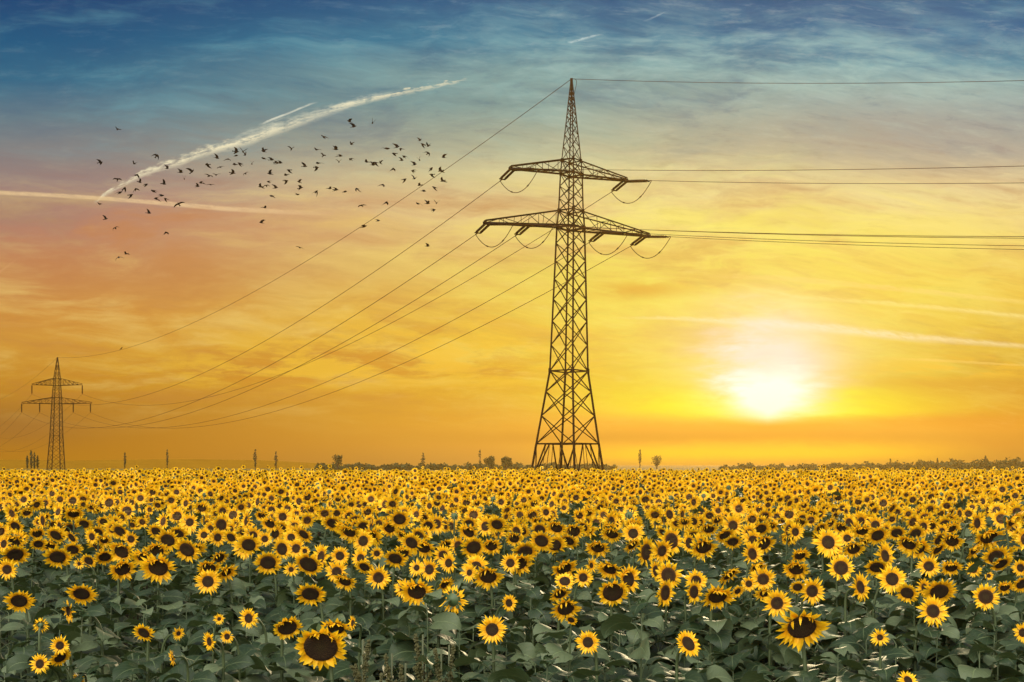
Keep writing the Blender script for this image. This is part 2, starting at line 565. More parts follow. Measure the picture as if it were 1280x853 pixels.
def add_leaves(root, stem_pts, zt, n, rnd, z_low=0.62, size=1.0):
    az = rnd.random() * 6.28
    for k in range(n):
        f = (k + .3) / n
        z = zt - 0.07 - (zt - 0.07 - z_low) * f ** 1.4
        x = np.interp(z, stem_pts[:, 2], stem_pts[:, 0]); y = np.interp(z, stem_pts[:, 2], stem_pts[:, 1])
        L = size * rnd.uniform(.75, 1.15) * (0.092 + 0.098 * min(1, f * 3.0))
        az += 2.4 + rnd.uniform(-.4, .4)
        m = Matrix.Translation((x, y, z)) @ Matrix.Rotation(az, 4, 'Z') @ Matrix.Rotation(rnd.uniform(-.3, .3), 4, 'X') @ Matrix.Rotation(rnd.uniform(-.25, .2), 4, 'Y') @ Matrix.Scale(L, 4)
        obj('leaf', LV[rnd.randrange(len(LV))], root, mat=m)


def to_mat(Rm, pos, s):
    m = Matrix.Identity(4)
    for i in range(3):
        for j in range(3):
            m[i][j] = float(Rm[i, j] * s)
        m[i][3] = float(pos[i])
    return m


PLANTS = []      # (root, px, py, size px, look)
OCC = []
def sunflower(px, py, w, look, d=None, rnd=rng, nleaf=20):
    jit = rnd.uniform(.95, 1.06)
    if d is None:
        d = min(max(0.71 * FOC / (py - HY), 4.35), 40) * jit
    if py > 800: d = rnd.uniform(4.2, 4.5)
    H = at(px, py, d)
    hr = 0.5 * w / FOC * d * 1.05
    yaw = rnd.gauss(0, .34); pitch = rnd.uniform(-.12, .25)
    folds = 1 if 'f' in look else 0
    if 'd' in look: pitch = rnd.uniform(-.74, -.45)
    if 'u' in look: pitch = rnd.uniform(.5, .9)
    if 'r' in look: yaw = rnd.uniform(.5, .85)
    if 'l' in look: yaw = rnd.uniform(-1.1, -.75)
    if 'b' in look: yaw = rnd.uniform(2.6, 3.2) * (-1 if 'l' in look else 1)
    if w >= 38: yaw = rnd.gauss(.05, .08)
    if abs(yaw) > .45 or 'd' in look: hr *= 1.08
    Rm = facing(yaw, pitch)
    roll = rnd.gauss(0, .15); cr, sr = math.cos(roll), math.sin(roll)
    Rm = Rm @ np.array([[cr, -sr, 0], [sr, cr, 0], [0, 0, 1]])
    disc = 0.44 + (.05 if 'd' in look else 0) + (.03 if w > 33 else 0) - (.06 if w < 25 and py > 700 else 0) - (.04 if look == 'n' else 0) + rnd.uniform(-.05, .05)
    young = 0.85 if (look in ('n', 'r', 'l', 'u') and rnd.random() < .7) else 0.1
    off = np.array([rnd.gauss(0, .045) - Rm[0, 2] * .06, rnd.uniform(.0, .08) - Rm[1, 2] * .06])
    bx, by = H[0] + off[0], H[1] + off[1]
    bz = float(ground_z(bx, by))
    root = thing('sunflower', (bx, by, bz - .02))
    hl = H - np.array([bx, by, bz - .02])
    sp = stem_points(hl, Rm, hr, np.zeros(3))
    st = T(); tube(st, sp, np.concatenate([[.017, .016, .014], np.linspace(.013, .008 + hr * .03, len(sp) - 3)]) * min(.8, .32 + hr * 3.4), 7)
    obj('stem', mesh_of('stem', st, [M_STEM]), root)
    b, p, dd = head_variant(disc, folds, young)
    ho = obj('flower_head', b, root, mat=to_mat(Rm, hl, hr))
    obj('ray_petals', p, ho); obj('seed_disc', dd, ho)
    zt = sp[:, 2].max() - hr * 1.1
    add_leaves(root, sp[:-5], min(zt, hl[2] - hr * .55), nleaf, rnd, size=.85 + min(.35, hr * 2))
    PLANTS.append([root, px, py, w, look])
    OCC.append((bx, by))
    return root


for row in HEADS.replace('\n', '').split(';'):
    a = row.split()
    sunflower(float(a[0]), float(a[1]), float(a[2]), a[3])

# the rest of the field, laid out in loose drilled rows
FIELD_END = 66.0
cand = []
frng = random.Random(21)
y = 8.6
while y < FIELD_END:
    step = 0.47 if y < 30 else 0.56
    half = 0.457 * y * 1.16 + 2.5
    x = -half + frng.random() * .5
    while x < half:
        cand.append((x + frng.gauss(0, .12), y + frng.gauss(0, .16)))
        x += frng.uniform(.42, .72) if y < 30 else frng.uniform(.42, .68)
    y += step
occ = np.array(OCC)
cand = [c for c in cand if c[1] > 11.2 or np.min(np.hypot(occ[:, 0] - c[0], occ[:, 1] - c[1])) > .42]
cand = [c for c in cand if c[1] > 13.5 or np.min(np.hypot(occ[:, 0] - c[0], occ[:, 1] - c[1])) > .30]
cand.sort(key=lambda c: c[1])
n_one = 300 - len(PLANTS)
LOOKS = ['n', 'n', 'd', 'd', 'df', 'df', 'r', 'l', 'rdf', 'd']
CROWD = []
rest = []
for c in cand:
    inside = abs(c[0]) < .45 * c[1]
    if inside and len(CROWD) < n_one:
        z = 1.69 + frng.gauss(-.03, .075) + float(ground_z(c[0], c[1]))
        px = HX + c[0] / c[1] * FOC; py = HY - (z - CAM_Z) / c[1] * FOC
        wpx = frng.uniform(.17, .25) * FOC / c[1]
        k0 = len(PLANTS)
        r = sunflower(px, py, wpx, LOOKS[frng.randrange(10)], d=c[1], rnd=frng, nleaf=12)
        CROWD.append(PLANTS.pop())
    else:
        rest.append(c)

# the crowd behind, plus added shading plants in front: one object
HL = {1: [], 2: [], 3: []}
for lod, nv in ((1, 14), (2, 12), (3, 10)):
    for i in range(nv):
        f = i % 3
        b, p, d = head_piece(3000 + lod * 100 + i, random.Random(i).uniform(.38, .52), lod, 3 * (f == 0), .25 + .2 * (f == 0), .1, (i % 2) * .7)
        HL[lod].append((A(b), A(p), A(d)))
LL = {1: [A(leaf_piece(700 + i, 1)) for i in range(12)], 2: [A(leaf_piece(800 + i, 2)) for i in range(10)]}
pieces = []
SMAT = [M_BRACT, M_PETAL, M_DISC, M_LEAF, M_STEM]
for (x, y) in rest:
    lod = 1 if y < 24 else (2 if y < 42 else 3)
    g0 = float(ground_z(x, y))
    H = np.array([x, y, 1.68 + frng.gauss(-.03, .075) + g0 + (frng.uniform(.08, .26) if frng.random() < .03 else 0)])
    look = LOOKS[frng.randrange(10)]
    yaw = frng.gauss(0, .3); pitch = frng.uniform(-.1, .3)
    if 'd' in look: pitch = frng.uniform(-.55, -.2)
    if 'r' in look: yaw = frng.uniform(.45, .95)
    if 'l' in look: yaw = -frng.uniform(.45, .95)
    if frng.random() < .05: yaw += 2.8
    hr = frng.uniform(.088, .138)
    Rm = facing(yaw, pitch)
    hv = HL[lod][frng.randrange(len(HL[lod]))]
    for k, a in enumerate(hv):
        pieces.append((a.V * hr @ Rm.T + H, a.S, a.L, a.C, np.full(len(a.C), k)))
    base = np.array([x - Rm[0, 2] * .08, y - Rm[1, 2] * .08 + .03, g0 - .02])
    st = T(); sp = stem_points(H, Rm, hr, base, 4 if lod < 3 else 2); tube(st, sp, .011, 4 if lod == 1 else 3, cap=False)
    V, S, L, C, Mi = st.arrays(); pieces.append((V, S, L, C, np.full(len(C), 4)))
    nl = {1: 8, 2: 6, 3: 4}[lod]
    az = frng.random() * 6.28
    for k in range(nl):
        f = (k + .3) / nl
        z = H[2] - .14 - .75 * f
        la = LL[min(lod, 2)][frng.randrange(10)]
        Ls = frng.uniform(.8, 1.15) * (0.13 + 0.10 * min(1, f * 3))
        az += 2.4 + frng.uniform(-.5, .5); ca, sa = math.cos(az), math.sin(az)
        Rz = np.array([[ca, -sa, 0], [sa, ca, 0], [0, 0, 1]])
        pieces.append((la.V * Ls @ Rz.T + np.array([base[0], base[1], z]), la.S, la.L, la.C, la.M + 3))
y = 1.3  # unseen leafy plants below the frame, added to keep light out of the rows
while y < 4.15:
    x = -3.4 - .3 * y + frng.random() * .3
    while x < 3.4 + .3 * y:
        g0 = float(ground_z(x, y)); top = frng.uniform(1.30, 1.46)
        st = T(); tube(st, [[x, y, g0 - .02], [x, y, top * .6], [x + .03, y, top]], [.011, .009, .004], 4, cap=False)
        V, S, L, C, Mi = st.arrays(); pieces.append((V, S, L, C, np.full(len(C), 4)))
        az = frng.random() * 6.28
        for k in range(9):
            f = (k + .2) / 9; la = LL[1][frng.randrange(12)]
            Ls = frng.uniform(.8, 1.15) * (.12 + .11 * min(1, f * 3)); az += 2.4 + frng.uniform(-.5, .5); ca, sa = math.cos(az), math.sin(az)
            Rz = np.array([[ca, -sa, 0], [sa, ca, 0], [0, 0, 1]])
            pieces.append((la.V * Ls @ Rz.T + np.array([x, y, top - .85 * f]), la.S, la.L, la.C, la.M + 3))
        x += frng.uniform(.38, .6)
    y += .45
fld = obj('sunflower_crowd', build_arrays('sunflower_crowd', pieces, SMAT))
tag(fld, 'dense mass of sunflowers running back to the horizon, plus added unseen shading plants', 'sunflowers', kind='stuff')
print('crowd', len(rest), 'faces', len(fld.data.polygons), 'singles', len(PLANTS), len(CROWD))


# labels of the single flowers: look, then where, then order within that patch
PATCH = [(150, 'below the small distant pylon'), (330, 'below the left poplars'), (480, 'below the lone horizon bush'), (640, 'below the round bushes'),
         (770, 'below the big pylon'), (890, 'between big pylon and sun'), (1045, 'below the sun'), (1300, 'right of the sun')]
BANDS = [(640, 'upper'), (681, 'fifth row'), (700, 'fourth row'), (732, 'third row'), (768, 'second row'), (900, 'front row')]
ORD = ['leftmost', 'second from left', 'third from left', 'fourth from left', 'fifth from left', 'sixth from left', 'seventh from left', 'eighth from left', 'ninth from left', 'tenth from left']
def look_words(w, look):
    size = 'big' if w >= 38 else ('small' if w <= 24 else 'mid-sized')
    if 'b' in look: return size + ' sunflower showing its green back'
    if 'u' in look: return size + ' sunflower tipped up to the sky'
    if 'f' in look: return size + ' drooping sunflower, folded petals'
    if 'd' in look: return size + ' drooping sunflower'
    if 'r' in look: return size + ' sunflower turned right'
    if 'l' in look: return size + ' sunflower turned left'
    return size + ' open round-faced sunflower'
cells = {}
for p in PLANTS:
    c = next(i for i, (x, _) in enumerate(PATCH) if p[1] < x)
    b = next(i for i, (yy, _) in enumerate(BANDS) if p[2] < yy)
    cells.setdefault((look_words(p[3], p[4]), c, b), []).append(p)
for (lw, c, b), ps in cells.items():
    ps.sort(key=lambda p: p[1])
    for i, p in enumerate(ps):
        o = (', ' + (['left', 'right'][i] if len(ps) == 2 else ORD[i]) + ' of %s' % {2: 'two', 3: 'three', 4: 'four', 5: 'five', 6: 'six'}.get(len(ps), 'several')) if len(ps) > 1 else ''
        if len(ps) > 2: o = ', ' + ORD[i] + ' there'
        tag(p[0], '%s, %s %s%s' % (lw, BANDS[b][1], PATCH[c][1], o), 'sunflower', 'sunflowers in the front rows')
for p in CROWD:
    tag(p[0], 'ordinary yellow sunflower in the tangle of heads behind the front rows', 'sunflower', 'sunflowers behind the front rows')

# leafy plants of the front edge that carry a closed bud or no flower yet
BUD = T()
B_, P_, D_ = head_piece(77, .5, 1, 0, .1, .1, .5)
V, S, L, C, Mi = B_.arrays()
for k in range(26):
    petal_piece(BUD, rng, k * 2.4, .5, .75, .26, rng.uniform(.9, 1.5), rng.uniform(.3, 1.2), 3, .5, 0)
BUD.V.append(V); BUD.S.append(S); o_ = BUD.n; i_ = 0
for c_ in C:
    BUD.F.append(tuple(int(v) + o_ for v in L[i_:i_ + c_])); BUD.M.append(0); i_ += c_
BUD.n += len(V)
ME_BUD = mesh_of('flower_bud', BUD, [M_BRACT])
yrng = random.Random(5)
def young_plant(px, d, top, bud, label=None, group=None, n=12):
    x = (px - HX) / FOC * d
    bz = float(ground_z(x, d))
    root = thing('young_sunflower', (x, d, bz - .02), label, 'sunflower plant', group)
    lean = np.array([yrng.uniform(-.06, .06), yrng.uniform(-.06, .06), top])
    sp = bez(np.zeros(3), np.array([0, 0, top * .4]), np.array([lean[0] * .7, lean[1] * .7, top * .75]), lean, 9)
    t = T(); tube(t, sp, np.linspace(.010, .0025, 9), 7)
    obj('stem', mesh_of('stem', t, [M_STEM]), root)
    if bud:
        Rm = facing(yrng.uniform(-.7, .7), yrng.uniform(.3, 1.1))
        obj('flower_bud', ME_BUD, root, mat=to_mat(Rm, sp[-1], yrng.uniform(.028, .04)))
    add_leaves(root, sp, top + .098, n, yrng, .65, .92)
for px, py, d, where in ((799, 759, 5.2, 'right of the big pylon'), (671, 824, 4.5, 'at the bottom edge below the big pylon'), (540, 752, 5.6, 'beside the flower showing its back'),
                         (1236, 716, 6.6, 'near the right edge'), (96, 762, 5.3, 'below the small distant pylon')):
    young_plant(px, d, CAM_Z + (HY - py) / FOC * d, True, 'slim sunflower plant with one closed green bud ' + where)
k = 0
for row_d, n in ((4.35, 20), (4.75, 24), (5.2, 26), (5.8, 28), (6.5, 28), (7.3, 28), (8.2, 28)):
    for i in range(n):
        px = -60 + 1400 * (i + yrng.uniform(.1, .9)) / n
        d = row_d + yrng.uniform(-.18, .18)
        young_plant(px, d, yrng.uniform(1.33, 1.53) + (.03 if row_d > 5 else -.04), False, 'leafy green sunflower plant without a flower in the front rows', 'flowerless sunflower plants at the field edge', 14)

# seed weeds at the bottom edge
def weed(px, d, top, spikes, label):
    x = (px - HX) / FOC * d
    root = thing('seed_weed', (x, d, 0.0), label, 'weed', 'seed weeds at the field edge')
    t = T(); sp = np.array([[0, 0, 0], [.01, 0, top * .5], [0.015, .01, top]]); tube(t, sp, [.008, .007, .004], 6)
    obj('stem', mesh_of('stem', t, [M_WEED]), root)
    for i in range(spikes):
        s = T()
        h = yrng.uniform(.12, .22) if i == 0 else yrng.uniform(.06, .13)
        b0 = np.array([.012, .008, top - (h if i == 0 else h + yrng.uniform(.05, .25))])
        dr = np.array([yrng.uniform(-.15, .15), yrng.uniform(-.15, .15), 1]) if i == 0 else np.array([yrng.uniform(-.6, .6), yrng.uniform(-.6, .6), 1])
        dr /= np.linalg.norm(dr)
        tube(s, np.array([b0, b0 + dr * h]), [.004, .002], 4)
        for j in range(int(h * 900)):
            f = yrng.random(); r = .013 * (1 - f * .75)
            c = b0 + dr * h * f + np.array([yrng.gauss(0, 1), yrng.gauss(0, 1), 0]) * r * .7
            q = yrng.uniform(.0028, .0055)
            V = [c + np.array(v) * q for v in ((1, 0, 0), (0, 1, 0), (-1, 0, 0), (0, -1, 0), (0, 0, 1.5), (0, 0, -1))]
            s.add(V, [(0, 1, 4), (1, 2, 4), (2, 3, 4), (3, 0, 4), (1, 0, 5), (2, 1, 5), (3, 2, 5), (0, 3, 5)])
        obj('seed_spike', mesh_of('seed_spike', s, [M_SPIKE], False), root)
    for i in range(7):
        z = top - .12 - i * .09; a = yrng.random() * 6.28
        m = Matrix.Translation((.01, 0, z)) @ Matrix.Rotation(a, 4, 'Z') @ Matrix.Rotation(-.3, 4, 'Y') @ Matrix.Diagonal((.10, .05, .10, 1))
        obj('leaf', LV[yrng.randrange(14)], root, mat=m)
for px, py, d, n, lb in ((523, 794, 4.0, 7, 'tallest brownish seed weed standing among the dark leaves'), (484, 818, 3.95, 4, 'short green seed weed left of the tallest weed'),
                         (546, 812, 3.9, 4, 'slim seed weed just right of the tallest weed'), (556, 807, 3.98, 3, 'upright seed weed second right of the tallest weed'),
                         (501, 830, 3.8, 4, 'low branching seed weed close left of the tallest weed'), (448, 800, 4.1, 4, 'faint seed weed beside the small side-facing sunflower'),
                         (471, 842, 3.8, 3, 'lowest seed weed cut by the bottom edge')):
    weed(px, d, CAM_Z + (HY - py) / FOC * d, n, lb)

# ------------------------------------------------------------------ pylons
PXM = 130.0 / FOC
D0 = 130.0
def zpx(py, d=D0): return CAM_Z + (HY - py) * d / FOC
G0 = 0.4

def lattice(t, c0, c1, n, w, ratio=1.0):
    """X bracing of the four faces between two rings of corners"""
    zs = np.cumsum([0] + [ratio ** i for i in range(n)]); zs = zs / zs[-1]
    for k in range(4):
        a0, b0, a1, b1 = c0[k], c0[(k + 1) % 4], c1[k], c1[(k + 1) % 4]
        for i in range(n):
            s, e = zs[i], zs[i + 1]
            p = lambda u, v, f: u + (v - u) * f
            bar(t, p(a0, a1, s), p(b0, b1, e), w); bar(t, p(b0, b1, s), p(a0, a1, e), w)

def ring(t, c, w):
    for k in range(4): bar(t, c[k], c[(k + 1) % 4], w)

def gusset(t, c, s):
    c = np.asarray(c)
    bar(t, c - np.array([0, 0, s]), c + np.array([0, 0, s]), s * 1.2)

def insulator(name, p, q, parent, r=.13, n=13):
    t = T()
    p = np.asarray(p, float); q = np.asarray(q, float)
    pts = []; rad = []
    for i in range(n):
        f0 = .06 + .88 * i / n; f1 = .06 + .88 * (i + .55) / n
        pts += [p + (q - p) * f0, p + (q - p) * (f0 + .004), p + (q - p) * f1, p + (q - p) * (f1 + .004)]
        rad += [r * .55, r, r * .9, r * .55]
    pts = [p] + pts + [q]; rad = [.05] + rad + [.05]
    tube(t, pts, rad, 8)
    return obj(name, mesh_of(name, t, [M_CERAMIC], False), parent)

# the near pylon: (photo row, half diagonal in px, axis column in px)
LV_ = [(606, 48.5, 709.3), (555, 39.7, 709.6), (464, 24.2, 711.2), (285, 17.6, 713.4), (264, 15.6, 713.6), (218, 13.8, 714.2), (201, 12.3, 714.3), (101, 0.9, 714.4)]
DEL = R(8.0)
pyl = thing('lattice_pylon', at(709.3, 606, D0) * np.array([1, 1, 0]) + np.array([0, 0, G0 - .4]), 'tall brown lattice pylon with two crossarms standing beyond the sunflower field', 'pylon', 'pylons of the power line')
PO = np.array(pyl.location)
CORN = []
for py, hd, cx in LV_:
    c = np.array([(cx - HX) * PXM, D0, zpx(py)]) - PO
    ring_ = []
    for k in range(4):   # right, far, left, near
        a = DEL + k * math.pi / 2
        ring_.append(c + hd * PXM * np.array([math.cos(a), math.sin(a), 0]))
    CORN.append(ring_)
LEG_W = [.27, .25, .22, .18, .17, .14, .13, .09]
for k in range(4):
    t = T()
    for i in range(7): bar(t, CORN[i][k], CORN[i + 1][k], (LEG_W[i] + LEG_W[i + 1]) / 2)
    bar(t, CORN[0][k] - np.array([0, 0, .8]), CORN[0][k] + np.array([0, 0, .5]), .8)
    obj('leg', mesh_of('leg', t, [M_STEEL], False), pyl)
t = T()
lattice(t, CORN[1], CORN[2], 3, .095, .86)
for i in range(4):        # splayed feet: inverted V in every face
    a0, b0, a1, b1 = CORN[0][i], CORN[0][(i + 1) % 4], CORN[1][i], CORN[1][(i + 1) % 4]
    for f, g_, e in ((.36, .0, 0), (.64, 1.0, 0)):
        bar(t, a1 + (b1 - a1) * f, a0 + (b0 - a0) * (.04 if g_ == 0 else .96), .14)
    bar(t, a1 + (b1 - a1) * .36, a0 + (b0 - a0) * .34, .07); bar(t, a1 + (b1 - a1) * .64, a0 + (b0 - a0) * .66, .07)
    bar(t, a1, a0 + (b0 - a0) * .17, .07); bar(t, b1, a0 + (b0 - a0) * .83, .07)
ring(t, CORN[1], .16)
obj('bracing', mesh_of('bracing', t, [M_STEEL], False), pyl)
t = T(); lattice(t, CORN[2], CORN[3], 7, .085, .92); ring(t, CORN[2], .15); lattice(t, CORN[3], CORN[4], 1, .09); ring(t, CORN[3], .2); ring(t, CORN[4], .12)
for k in range(4): gusset(t, CORN[2][k], .28); gusset(t, CORN[3][k], .24); gusset(t, CORN[4][k], .24)
obj('bracing', mesh_of('bracing', t, [M_STEEL], False), pyl)
t = T(); lattice(t, CORN[4], CORN[5], 3, .07); ring(t, CORN[5], .16); lattice(t, CORN[5], CORN[6], 1, .08); ring(t, CORN[6], .11)
for k in range(4): gusset(t, CORN[5][k], .2); gusset(t, CORN[6][k], .2)
obj('bracing', mesh_of('bracing', t, [M_STEEL], False), pyl)
t = T(); lattice(t, CORN[6], CORN[7], 11, .058, .86)
bar(t, CORN[7][0] * 0 + np.mean(CORN[7], 0) - np.array([0, 0, .5]), np.mean(CORN[7], 0) + np.array([0, 0, .25]), .3)
obj('bracing', mesh_of('bracing', t, [M_STEEL], False), pyl)

ARM = R(23.0)
adir = np.array([math.cos(ARM), math.sin(ARM), 0])
def on_arm(px, py, sgn):
    """point of the arm's axis plane seen at px, py (used to size the arm from the photo)"""
    cx = 713.5
    # ray hits the vertical plane through the mast axis along adir
    ax, ay = (cx - HX) * PXM, D0
    k = (px - HX) / FOC
    s = (k * ay - ax) / (adir[0] - k * adir[1])
    d = ay + s * adir[1]
    return np.array([ax + s * adir[0], d, CAM_Z + (HY - py) / FOC * d])
U_FAR = None
FAR = at(70, 590, 400.0); FAR[2] = .35
NEAR = np.array([PO[0], PO[1], 0])
u1 = FAR - NEAR; u1[2] = 0; u1 /= np.linalg.norm(u1)
u2 = np.array([.84, -.54, 0]); u2 /= np.linalg.norm(u2)
side1 = np.array([-u1[1], u1[0], 0]); side2 = np.array([-u2[1], u2[0], 0])
NEAR_L = {}; NEAR_R = {}       # wire ends, world
def crossarm(name, spec, tip, top_px, bot_px, lv_top, lv_bot, left):
    """one half arm: two lower chords and two upper chords meeting at the tip"""
    ks = (2, 3) if left else (0, 1)
    tipw = on_arm(*tip, 0) - PO
    t = T()
    roots_b = [CORN[lv_bot][k] for k in ks]; roots_t = [CORN[lv_top][k] for k in ks]
    L = np.linalg.norm(tipw[:2] - np.mean(roots_b, 0)[:2])
    n = max(4, int(L / 1.7))
    perp = np.array([-adir[1], adir[0], 0])
    tb = [tipw + perp * s for s in (.22, -.22)]
    if np.dot(roots_b[0] - roots_b[1], perp) < 0: tb = tb[::-1]
    tt = [p + np.array([0, 0, .28]) for p in tb]
    P = lambda a, b, f: a + (b - a) * f
    for j in range(2):
        bar(t, roots_b[j], tb[j], .17); bar(t, roots_t[j], tt[j], .12)
    for i in range(n):
        f, g_ = i / n, (i + 1) / n
        for j in range(2):
            bar(t, P(roots_b[j], tb[j], g_), P(roots_t[j], tt[j], g_), .06)
            if i % 2: bar(t, P(roots_b[j], tb[j], f), P(roots_t[j], tt[j], g_), .06)
            else: bar(t, P(roots_t[j], tt[j], f), P(roots_b[j], tb[j], g_), .06)
        bar(t, P(roots_b[0], tb[0], g_), P(roots_b[1], tb[1], g_), .07)
        bar(t, P(roots_b[i % 2], tb[i % 2], f), P(roots_b[1 - i % 2], tb[1 - i % 2], g_), .06)
        bar(t, P(roots_t[0], tt[0], g_), P(roots_t[1], tt[1], g_), .05)
    bar(t, tb[0], tb[1], .3, .35)
    ca = obj('crossarm', mesh_of('crossarm', t, [M_STEEL], False), pyl)
    for key, px in spec:
        p = on_arm(px, tip[1], 0) - PO
        f = np.dot(p[:2] - np.mean(roots_b, 0)[:2], tipw[:2] - np.mean(roots_b, 0)[:2]) / L ** 2
        p = P(np.mean(roots_b, 0), np.mean(tb, 0), f) - np.array([0, 0, .12])
        e1 = p + u1 * 2.1 + np.array([0, 0, -.62]); e2 = p + u2 * 3.0 + np.array([0, 0, -.33])
        for s in (-.28, .28):
            insulator('insulator_string', p + side1 * s, e1 + side1 * s, ca, .15)
            insulator('insulator_string', p + side2 * s, e2 + side2 * s, ca, .13)
        t = T()
        w1 = e1 + u1 * .5 - np.array([0, 0, .1]); w2 = e2 + u2 * .5 - np.array([0, 0, .05])
        for ea, sa, wa in ((e1, side1, w1), (e2, side2, w2)):
            t = T(); bar(t, ea - sa * .4, ea + sa * .4, .12); bar(t, ea, wa, .09)
            obj('insulator_yoke', mesh_of('insulator_yoke', t, [M_STEEL], False), ca)
        t = T(); bar(t, p - side1 * .45, p + side1 * .45, .14)
        obj('hanger_plate', mesh_of('hanger_plate', t, [M_STEEL], False), ca)
        t = T()
        s = np.linspace(0, 1, 25)[:, None]
        pts = w1 + (w2 - w1) * s; pts[:, 2] -= (4 * 1.95 * s * (1 - s))[:, 0]
        tube(t, pts, .042, 5)
        for q in (7, 17): tube(t, [pts[q], pts[q + 1]], .075, 5)
        obj('jumper_wire', mesh_of('jumper_wire', t, [M_WIRE]), ca)
        NEAR_L[key] = w1 + PO; NEAR_R[key] = w2 + PO
crossarm('crossarm', [('upper left', 640)], (638, 211), 0, 0, 6, 5, True)
crossarm('crossarm', [('upper right', 781)], (783, 226), 0, 0, 6, 5, False)
crossarm('crossarm', [('lower outer left', 609), ('lower inner left', 658)], (606, 279), 0, 0, 4, 3, True)
crossarm('crossarm', [('lower inner right', 754), ('lower outer right', 805)], (811, 295.5), 0, 0, 4, 3, False)
topc = np.mean(CORN[7], 0) + PO + np.array([0, 0, .2])
NEAR_L['earth'] = topc; NEAR_R['earth'] = topc
t = T()   # slack earthing lead at the peak
pts = bez(topc - PO, topc - PO + u2 * 1.2 - np.array([0, 0, .1]), topc - PO + u2 * .5 - np.array([0, 0, .8]), topc - PO + np.array([.25, 0, -2.2]), 10)
tube(t, pts, .03, 4); obj('earthing_lead', mesh_of('earthing_lead', t, [M_WIRE]), pyl)

# the far pylon, face on, hanging insulators
DF = 400.0; FM = DF / FOC
far = thing('lattice_pylon', FAR, 'small distant lattice pylon with hanging insulators fading in the haze at left', 'pylon', 'pylons of the power line')
FLV = [(592, 8.2), (545, 5.9), (505, 4.7), (497, 4.4), (482, 3.5), (473, 3.2), (447, .35)]
fdir = np.array([FM * 0 + u1[1], -u1[0], 0]); fdir = np.array([1, 0, 0.0])
FC = []
for i, (py, hw) in enumerate(FLV):
    c = np.array([(70 + (592 - py) / 145 * 1.8 - 70) * FM, 0, zpx(py, DF) - FAR[2]])
    if i == 0: c[2] = -.3
    FC.append([c + hw * FM * np.array([math.cos(a), math.sin(a), 0]) * 1.414 for a in (R(47), R(137), R(227), R(317))])
for k in range(4):
    t = T()
    for i in range(6): bar(t, FC[i][k], FC[i + 1][k], .27 - .025 * i)
    obj('leg', mesh_of('leg', t, [M_FARSTEEL], False), far)
t = T()
for i, n in ((0, 4), (1, 4), (2, 1), (3, 2), (4, 1), (5, 3)):
    lattice(t, FC[i], FC[i + 1], n, .095); ring(t, FC[i + 1], .13)
obj('bracing', mesh_of('bracing', t, [M_FARSTEEL], False), far)
FAR_W = {'earth': np.mean(FC[6], 0) + FAR}
for lv, spec in ((4, [('upper left', -31.5, -31.5), ('upper right', 31.5, 31.5)]), (2, [('lower outer left', -44, -44), ('lower inner left', -44, -21.5), ('lower inner right', 44, 20.5), ('lower outer right', 44, 42)])):
    for sgn in (-1, 1):
        sp = [s for s in spec if s[1] * sgn > 0]
        ks = (1, 2) if sgn < 0 else (0, 3)
        zc = np.mean(FC[lv], 0)
        tip = zc + np.array([sp[0][1] * FM, 0, .25])
        t = T()
        for k in ks:
            a, b = FC[lv][k], FC[lv + 1][k]
            bar(t, a, tip, .2); bar(t, b, tip + np.array([0, 0, .3]), .16)
            for i in range(1, 5):
                f = i / 5
                bar(t, a + (tip - a) * f, b + (tip - b) * f, .1); bar(t, a + (tip - a) * f, b + (tip - b) * (f - .2), .1)
        ca = obj('crossarm', mesh_of('crossarm', t, [M_FARSTEEL], False), far)
        for key, _, ix in sp:
            p = zc + np.array([ix * FM, 0, .1]); q = p - np.array([0, 0, 3.2])
            insulator('insulator_string', p, q, ca, .26, 9)
            FAR_W[key] = q + FAR

# ------------------------------------------------------------------ power cables, each a thing
def cable(key, a, b, sag, rad, label, n=70):
    t = T(); s = np.linspace(0, 1, n)[:, None]
    pts = a + (b - a) * s; pts[:, 2] -= (4 * sag * s * (1 - s))[:, 0]
    o = np.array(a); tube(t, pts - o, rad, 5)
    c = obj('power_cable', mesh_of('power_cable', t, [M_WIRE]), None, o)
    tag(c, label, 'power cable', 'cables of the power line')
    return pts
span = NEAR - FAR
ps = {}
for key in NEAR_L:
    word = 'topmost earth cable' if key == 'earth' else key + ' cable'
    ps[key] = cable(key, FAR_W[key], NEAR_L[key], 9.0 if key == 'earth' else 12.5, .036, '%s sagging from the far pylon to the big pylon' % word)
    cable(key, FAR_W[key], FAR_W[key] - span * np.array([1, 1, 0]), 8.0 if key == 'earth' else 12.5, .034, '%s running down from the far pylon out of frame left' % word, 40)
    end = NEAR_R[key] + u2 * 330 + np.array([0, 0, -3.0])
    # side spread narrows towards the next mast
    cable(key, NEAR_R[key], end, 17.4 if key == 'earth' else 12.5, .027, '%s running from the big pylon out of frame right' % word, 60)

